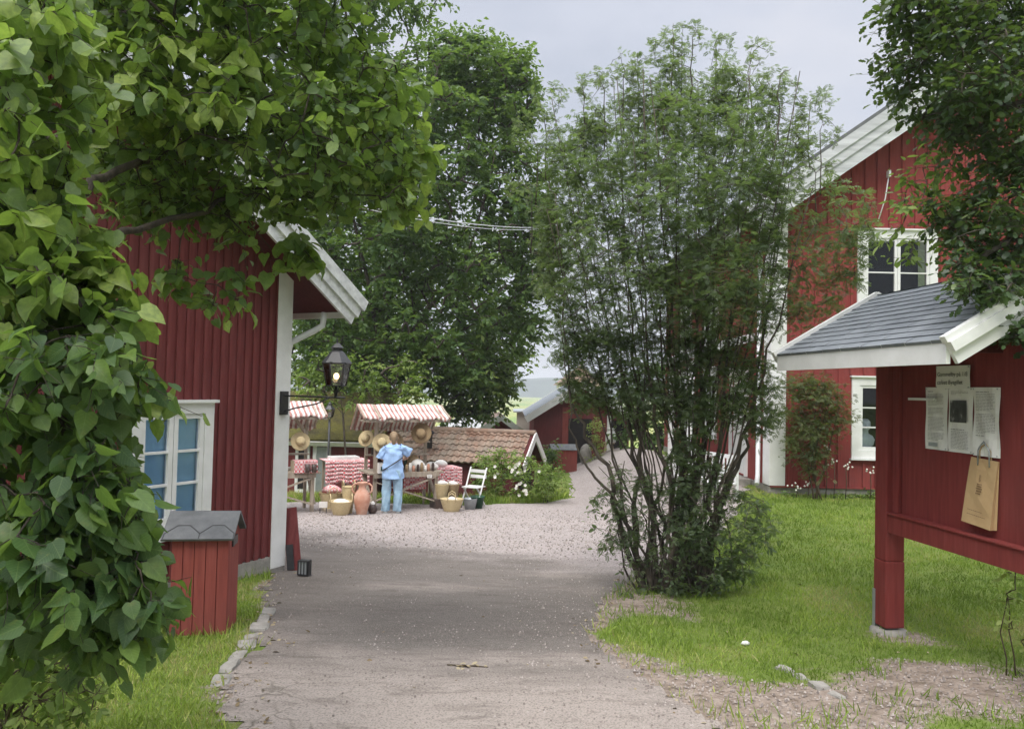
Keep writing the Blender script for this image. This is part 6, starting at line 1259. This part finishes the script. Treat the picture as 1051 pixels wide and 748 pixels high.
# ---- small plants: wispy sapling by the house wall, hedge at its foot, rose bush, hydrangea, right edge sprig
q = G(838, 513); SP = thing('sapling', 'wispy olive green sapling against the red wall left of the lower window', 'sapling', q); mb = MB(); nodes = []
for k in range(5): nodes += limb(mb, [q + np.array((RNG.uniform(-.1, .1), 0, -.05)), P(838 + RNG.uniform(-12, 12), 470, q[1]), P(835 + RNG.uniform(-30, 30), RNG.uniform(385, 420), q[1] + RNG.uniform(-.3, .3))], .02, .006, 5)
st_ = []; add_region(st_, mb, nodes, [(806, 385), (840, 388), (868, 400), (872, 430), (850, 460), (840, 490), (812, 470), (806, 430)], 190, q[1], .4, 24, .24, .07, 30, (.008, .003), 2, .5, 5, .3, .9); build_store('leaves', st_, T_PIN, 'leaf_olive', SP); obj('stems', mb, 'twig', SP)
def bush(name, label, cat, poly, Y, hd, nC, per, rad, size, m, base, tmpl=T_OVAL, stems=8, foot=None, group=None):
    xs = [p[0] for p in poly]; ys = [p[1] for p in poly]; c = at_ground(sum(xs) / len(xs), max(ys), Y); t = thing(name, label, cat, c, 0, group); mb = MB(); nodes = []
    for k in range(stems):
        x = RNG.uniform(min(xs) + .15 * (max(xs) - min(xs)), max(xs) - .15 * (max(xs) - min(xs))); b = at_ground(x, max(ys), Y); nodes += limb(mb, [b - (0, 0, .05), P(x + RNG.uniform(-6, 6), (min(ys) + max(ys)) / 2, Y), P(x + RNG.uniform(-10, 10), min(ys) + .25 * (max(ys) - min(ys)), Y)], .007, .003, 4, 2)
    st = []; add_region(st, mb, nodes, poly, nC, Y, hd, per, rad, size, 18, (.008, .003), 2, base, 5, .3, .9); o = build_store('leaves', st, tmpl, m, t); obj('stems', mb, 'twig', t); return t, st
RP = [(486, 478), (500, 466), (530, 462), (548, 470), (565, 474), (580, 488), (582, 500), (560, 506), (540, 512), (505, 514), (488, 508)]
rb_, st_ = bush('rose_bush', 'light green rose bush with white blossoms right of the folding chair', 'bush', RP, 18.6, .8, 150, 30, .2, .075, 'leaf_light', .5)
P_all = np.concatenate([s[0] for s in st_]); sel = P_all[RNG.permutation(len(P_all))[:400]]; sel = sel[np.argsort(sel[:, 1])][:30]
bl0 = None
for p in sel:
    if bl0 is None:
        mbb = MB()
        for k in range(5):
            a = 2 * math.pi * k / 5; mbb.face([(0, 0, 0), (.045 * math.cos(a - .6), -.02, .045 * math.sin(a - .6)), (.06 * math.cos(a), -.025, .06 * math.sin(a)), (.045 * math.cos(a + .6), -.02, .045 * math.sin(a + .6))])
        bl0 = obj('blossom', mbb, 'blossom', rb_, world=False); bo_ = bl0
    else: bo_ = bl0.copy(); COL.objects.link(bo_); bo_.parent = rb_
    bo_.scale = (.72, .72, .72); bo_.location = Vector(p + (0, -.06, .02)) - rb_.location; bo_.rotation_euler = (RNG.uniform(-.5, .5), RNG.uniform(0, 6), RNG.uniform(-.5, .5))
bush('hydrangea', 'pale grey green bush by the barn door at the end of the drive', 'bush', [(606, 430), (618, 428), (620, 470), (606, 476)], 28.6, .3, 30, 22, .22, .09, 'leaf_light', .9)
bush('bush', 'low dark green bush between the tiled shed and the small red cabinet', 'bush', [(556, 462), (572, 455), (575, 488), (556, 490)], 26, .4, 40, 22, .25, .1, 'leaf_tree', .5)
bush('sprig', 'light green leafy sprig at the right edge below the notice board', 'plant', [(1030, 585), (1060, 575), (1066, 725), (1040, 712), (1046, 660), (1024, 655)], 5.5, .15, 22, 12, .09, .05, 'leaf_light', .8, stems=3)
bush('wall_plant', 'low green plants along the foot of the right house', 'plants', [(800, 505), (850, 508), (898, 506), (898, 518), (800, 520)], 14.1, .2, 60, 18, .13, .06, 'leaf_tree', .75)
random.seed(3)
fl0 = None
for k, (x, y, lb) in enumerate(((817, 500, 'white flowers low at the house corner'), (829, 498, 'white flowers low beside the sapling stem'), (848, 462, 'tall white flower stalk left of the window sill'), (856, 474, 'white flower stalk under the left end of the window'), (868, 478, 'short white flower stalk below the window sill'), (893, 483, 'white flower stalk beside the post of the notice board'))):
    top = P(x, y, 14.0); bq = np.array((top[0], top[1], g(top[0], top[1]))); t = thing('flower_stalk', lb, 'flowers', bq, 0, 'white flower stalks at the house wall'); obj('stem', MB().tube([bq, (bq + top) / 2 + (.02, 0, 0), top + (0, 0, .05)], .008, 4), 'twig', t)
    mb = MB()
    for j in range(7): mb.ball(top + RNG.normal(size=3) * (.05, .03, .04), .018, 6, jit=.3)
    obj('blossom_cluster', mb, 'blossom', t)

# ---- grass blades and fallen leaves
def grass(name, n, x0, x1, y0, y1, h, w, cond, seed=0):
    rg = np.random.default_rng(seed); x = rg.uniform(x0, x1, n); y = y0 * (y1 / y0) ** rg.random(n); k = cond(x, y, rg.random(n)); x, y = x[k], y[k]; n = len(x)
    pos = np.stack([x, y, g(x, y) - .004], -1); a = rg.normal(size=(n, 3)) * .42; a[:, 2] = 1; u = rg.normal(size=(n, 3)); u[:, 2] *= .2
    big = fnoise(x, y, 1.6, 70); s = h * (.55 + .9 * big) * (1 + rg.uniform(-.4, .4, n)) * np.clip(.75 + y * .03, .8, 1.3); tm = (np.array([(-.5, 0, 0), (.5, 0, 0), (.32, .55, .03), (-.32, .55, .03), (0, 1, .16)]), [(0, 1, 2, 3), (3, 2, 4)])
    rnd = np.clip(.30 + .018 * (y - 5) + (fnoise(x, y, .9, 90) - .5) * 1.9 + (fnoise(x, y, 4, 95) - .5) * 1.0 + rg.normal(size=n) * .22, 0, 1); return leaf_object(name, pos, a, u, s, tm, 'grass', None, False, rnd, w / np.maximum(s, 1e-4) * (1 + y * .06))  # blades darken towards the camera: tree shade put into their colour
def c_lawn(x, y, r):
    on = on_drive(x, y); d = dirt(x, y); vis = np.abs(x) < .70 * y + .4
    return (on < -.0) & (r > d * 1.12) & vis
tag(grass('grass', 330000, -6, 8.5, 3.6, 16.5, .042, .0055, c_lawn, 1), kind='stuff')
tag(grass('grass_tufts', 26000, -5, 6, 3.8, 14, .10, .007, lambda x, y, r: (((on_drive(x, y) < .05) & (on_drive(x, y) > -.6) & (fnoise(x, y, 3.2, 33) > .47)) | ((on_drive(x, y) < 0) & (fnoise(x, y, 4.2, 37) > .56))) & (np.abs(x) < .7 * y + .4), 2), kind='stuff')
tag(grass('verge_grass', 26000, -8, 3, 16.8, 21, .13, .012, lambda x, y, r: on_drive(x, y) < -.05, 3), kind='stuff')
def c_seed(n, seed):
    rg = np.random.default_rng(seed); x = rg.uniform(-3.2, 3.6, n); y = 3.9 * (13 / 3.9) ** rg.random(n); on = on_drive(x, y)
    k = (np.abs(on - .12) < .2 * rg.random(n) ** .6) & ((x < 0) | (rg.random(n) < .6)) | (rg.random(n) < .012); x, y = x[k], y[k]; n = len(x); p = np.stack([x, y, g(x, y) + .014], -1); a = rg.normal(size=(n, 3)); a[:, 2] *= .15; u = rg.normal(size=(n, 3)) * .35; u[:, 2] = 1
    return leaf_object('fallen_leaves', p, a, u, rg.uniform(.02, .055, n), T_OVAL, 'litter', None, False, rg.random(n))
tag(c_seed(5200, 8), kind='stuff')
def c_peb(n, seed):
    rg = np.random.default_rng(seed); x = rg.uniform(-4, 4.5, n); y = 3.8 * (17 / 3.8) ** rg.random(n); k = (on_drive(x, y) > 0) & (rg.random(n) < .1 + .9 * sstep(10, 11.5, y)) | (dirt(x, y) > .5) & (rg.random(n) < .8); x, y = x[k], y[k]; n = len(x)
    tv = np.array([(-.5, -.4, 0), (.5, -.45, 0), (.55, .4, 0), (-.45, .5, 0), (-.25, -.2, .4), (.28, -.22, .45), (.25, .2, .38), (-.22, .26, .42)]); tf = [(0, 1, 5, 4), (1, 2, 6, 5), (2, 3, 7, 6), (3, 0, 4, 7), (4, 5, 6, 7)]
    p = np.stack([x, y, g(x, y) + .008], -1); a = rg.normal(size=(n, 3)); a[:, 2] = 0; u = np.tile(np.array((0, 0, 1.)), (n, 1)); gr = sstep(9.5, 11.5, y)
    return leaf_object('gravel', p, a, u, rg.uniform(.005, .016, n) * (1 + gr * .8), (tv, tf), 'pebble', None, False, rg.random(n))
m, nt, b = newmat('pebbles'); at = N(nt, 'ShaderNodeAttribute', attribute_name='rnd'); nt.links.new(ramp(nt, at.outputs['Fac'], [(0, (.16, .135, .12)), (.6, (.28, .24, .215)), (1, (.42, .37, .34))]), b.inputs['Base Color']); b.inputs['Roughness'].default_value = .9; MAT['pebble'] = m
tag(c_peb(60000, 9), kind='stuff')
# fallen sprig on the asphalt
q = G(482, 686); pos = q + RNG.normal(size=(16, 3)) * (.05, .02, 0) + (0, 0, .022); a = RNG.normal(size=(16, 3)); a[:, 2] *= .2; u = RNG.normal(size=(16, 3)) * .3; u[:, 2] = 1
tw = thing('fallen_sprig', 'pale dry leafy sprig lying on the asphalt in mid drive', 'sprig', q); leaf_object('leaves', pos, a, u, RNG.uniform(.03, .06, 16), T_OVAL, 'litter', tw, False, RNG.uniform(.7, 1, 16)); obj('stem', MB().tube([q + (-.16, .02, .018), q + (0, 0, .022), q + (.13, -.01, .018)], .004, 4), 'twig', tw)
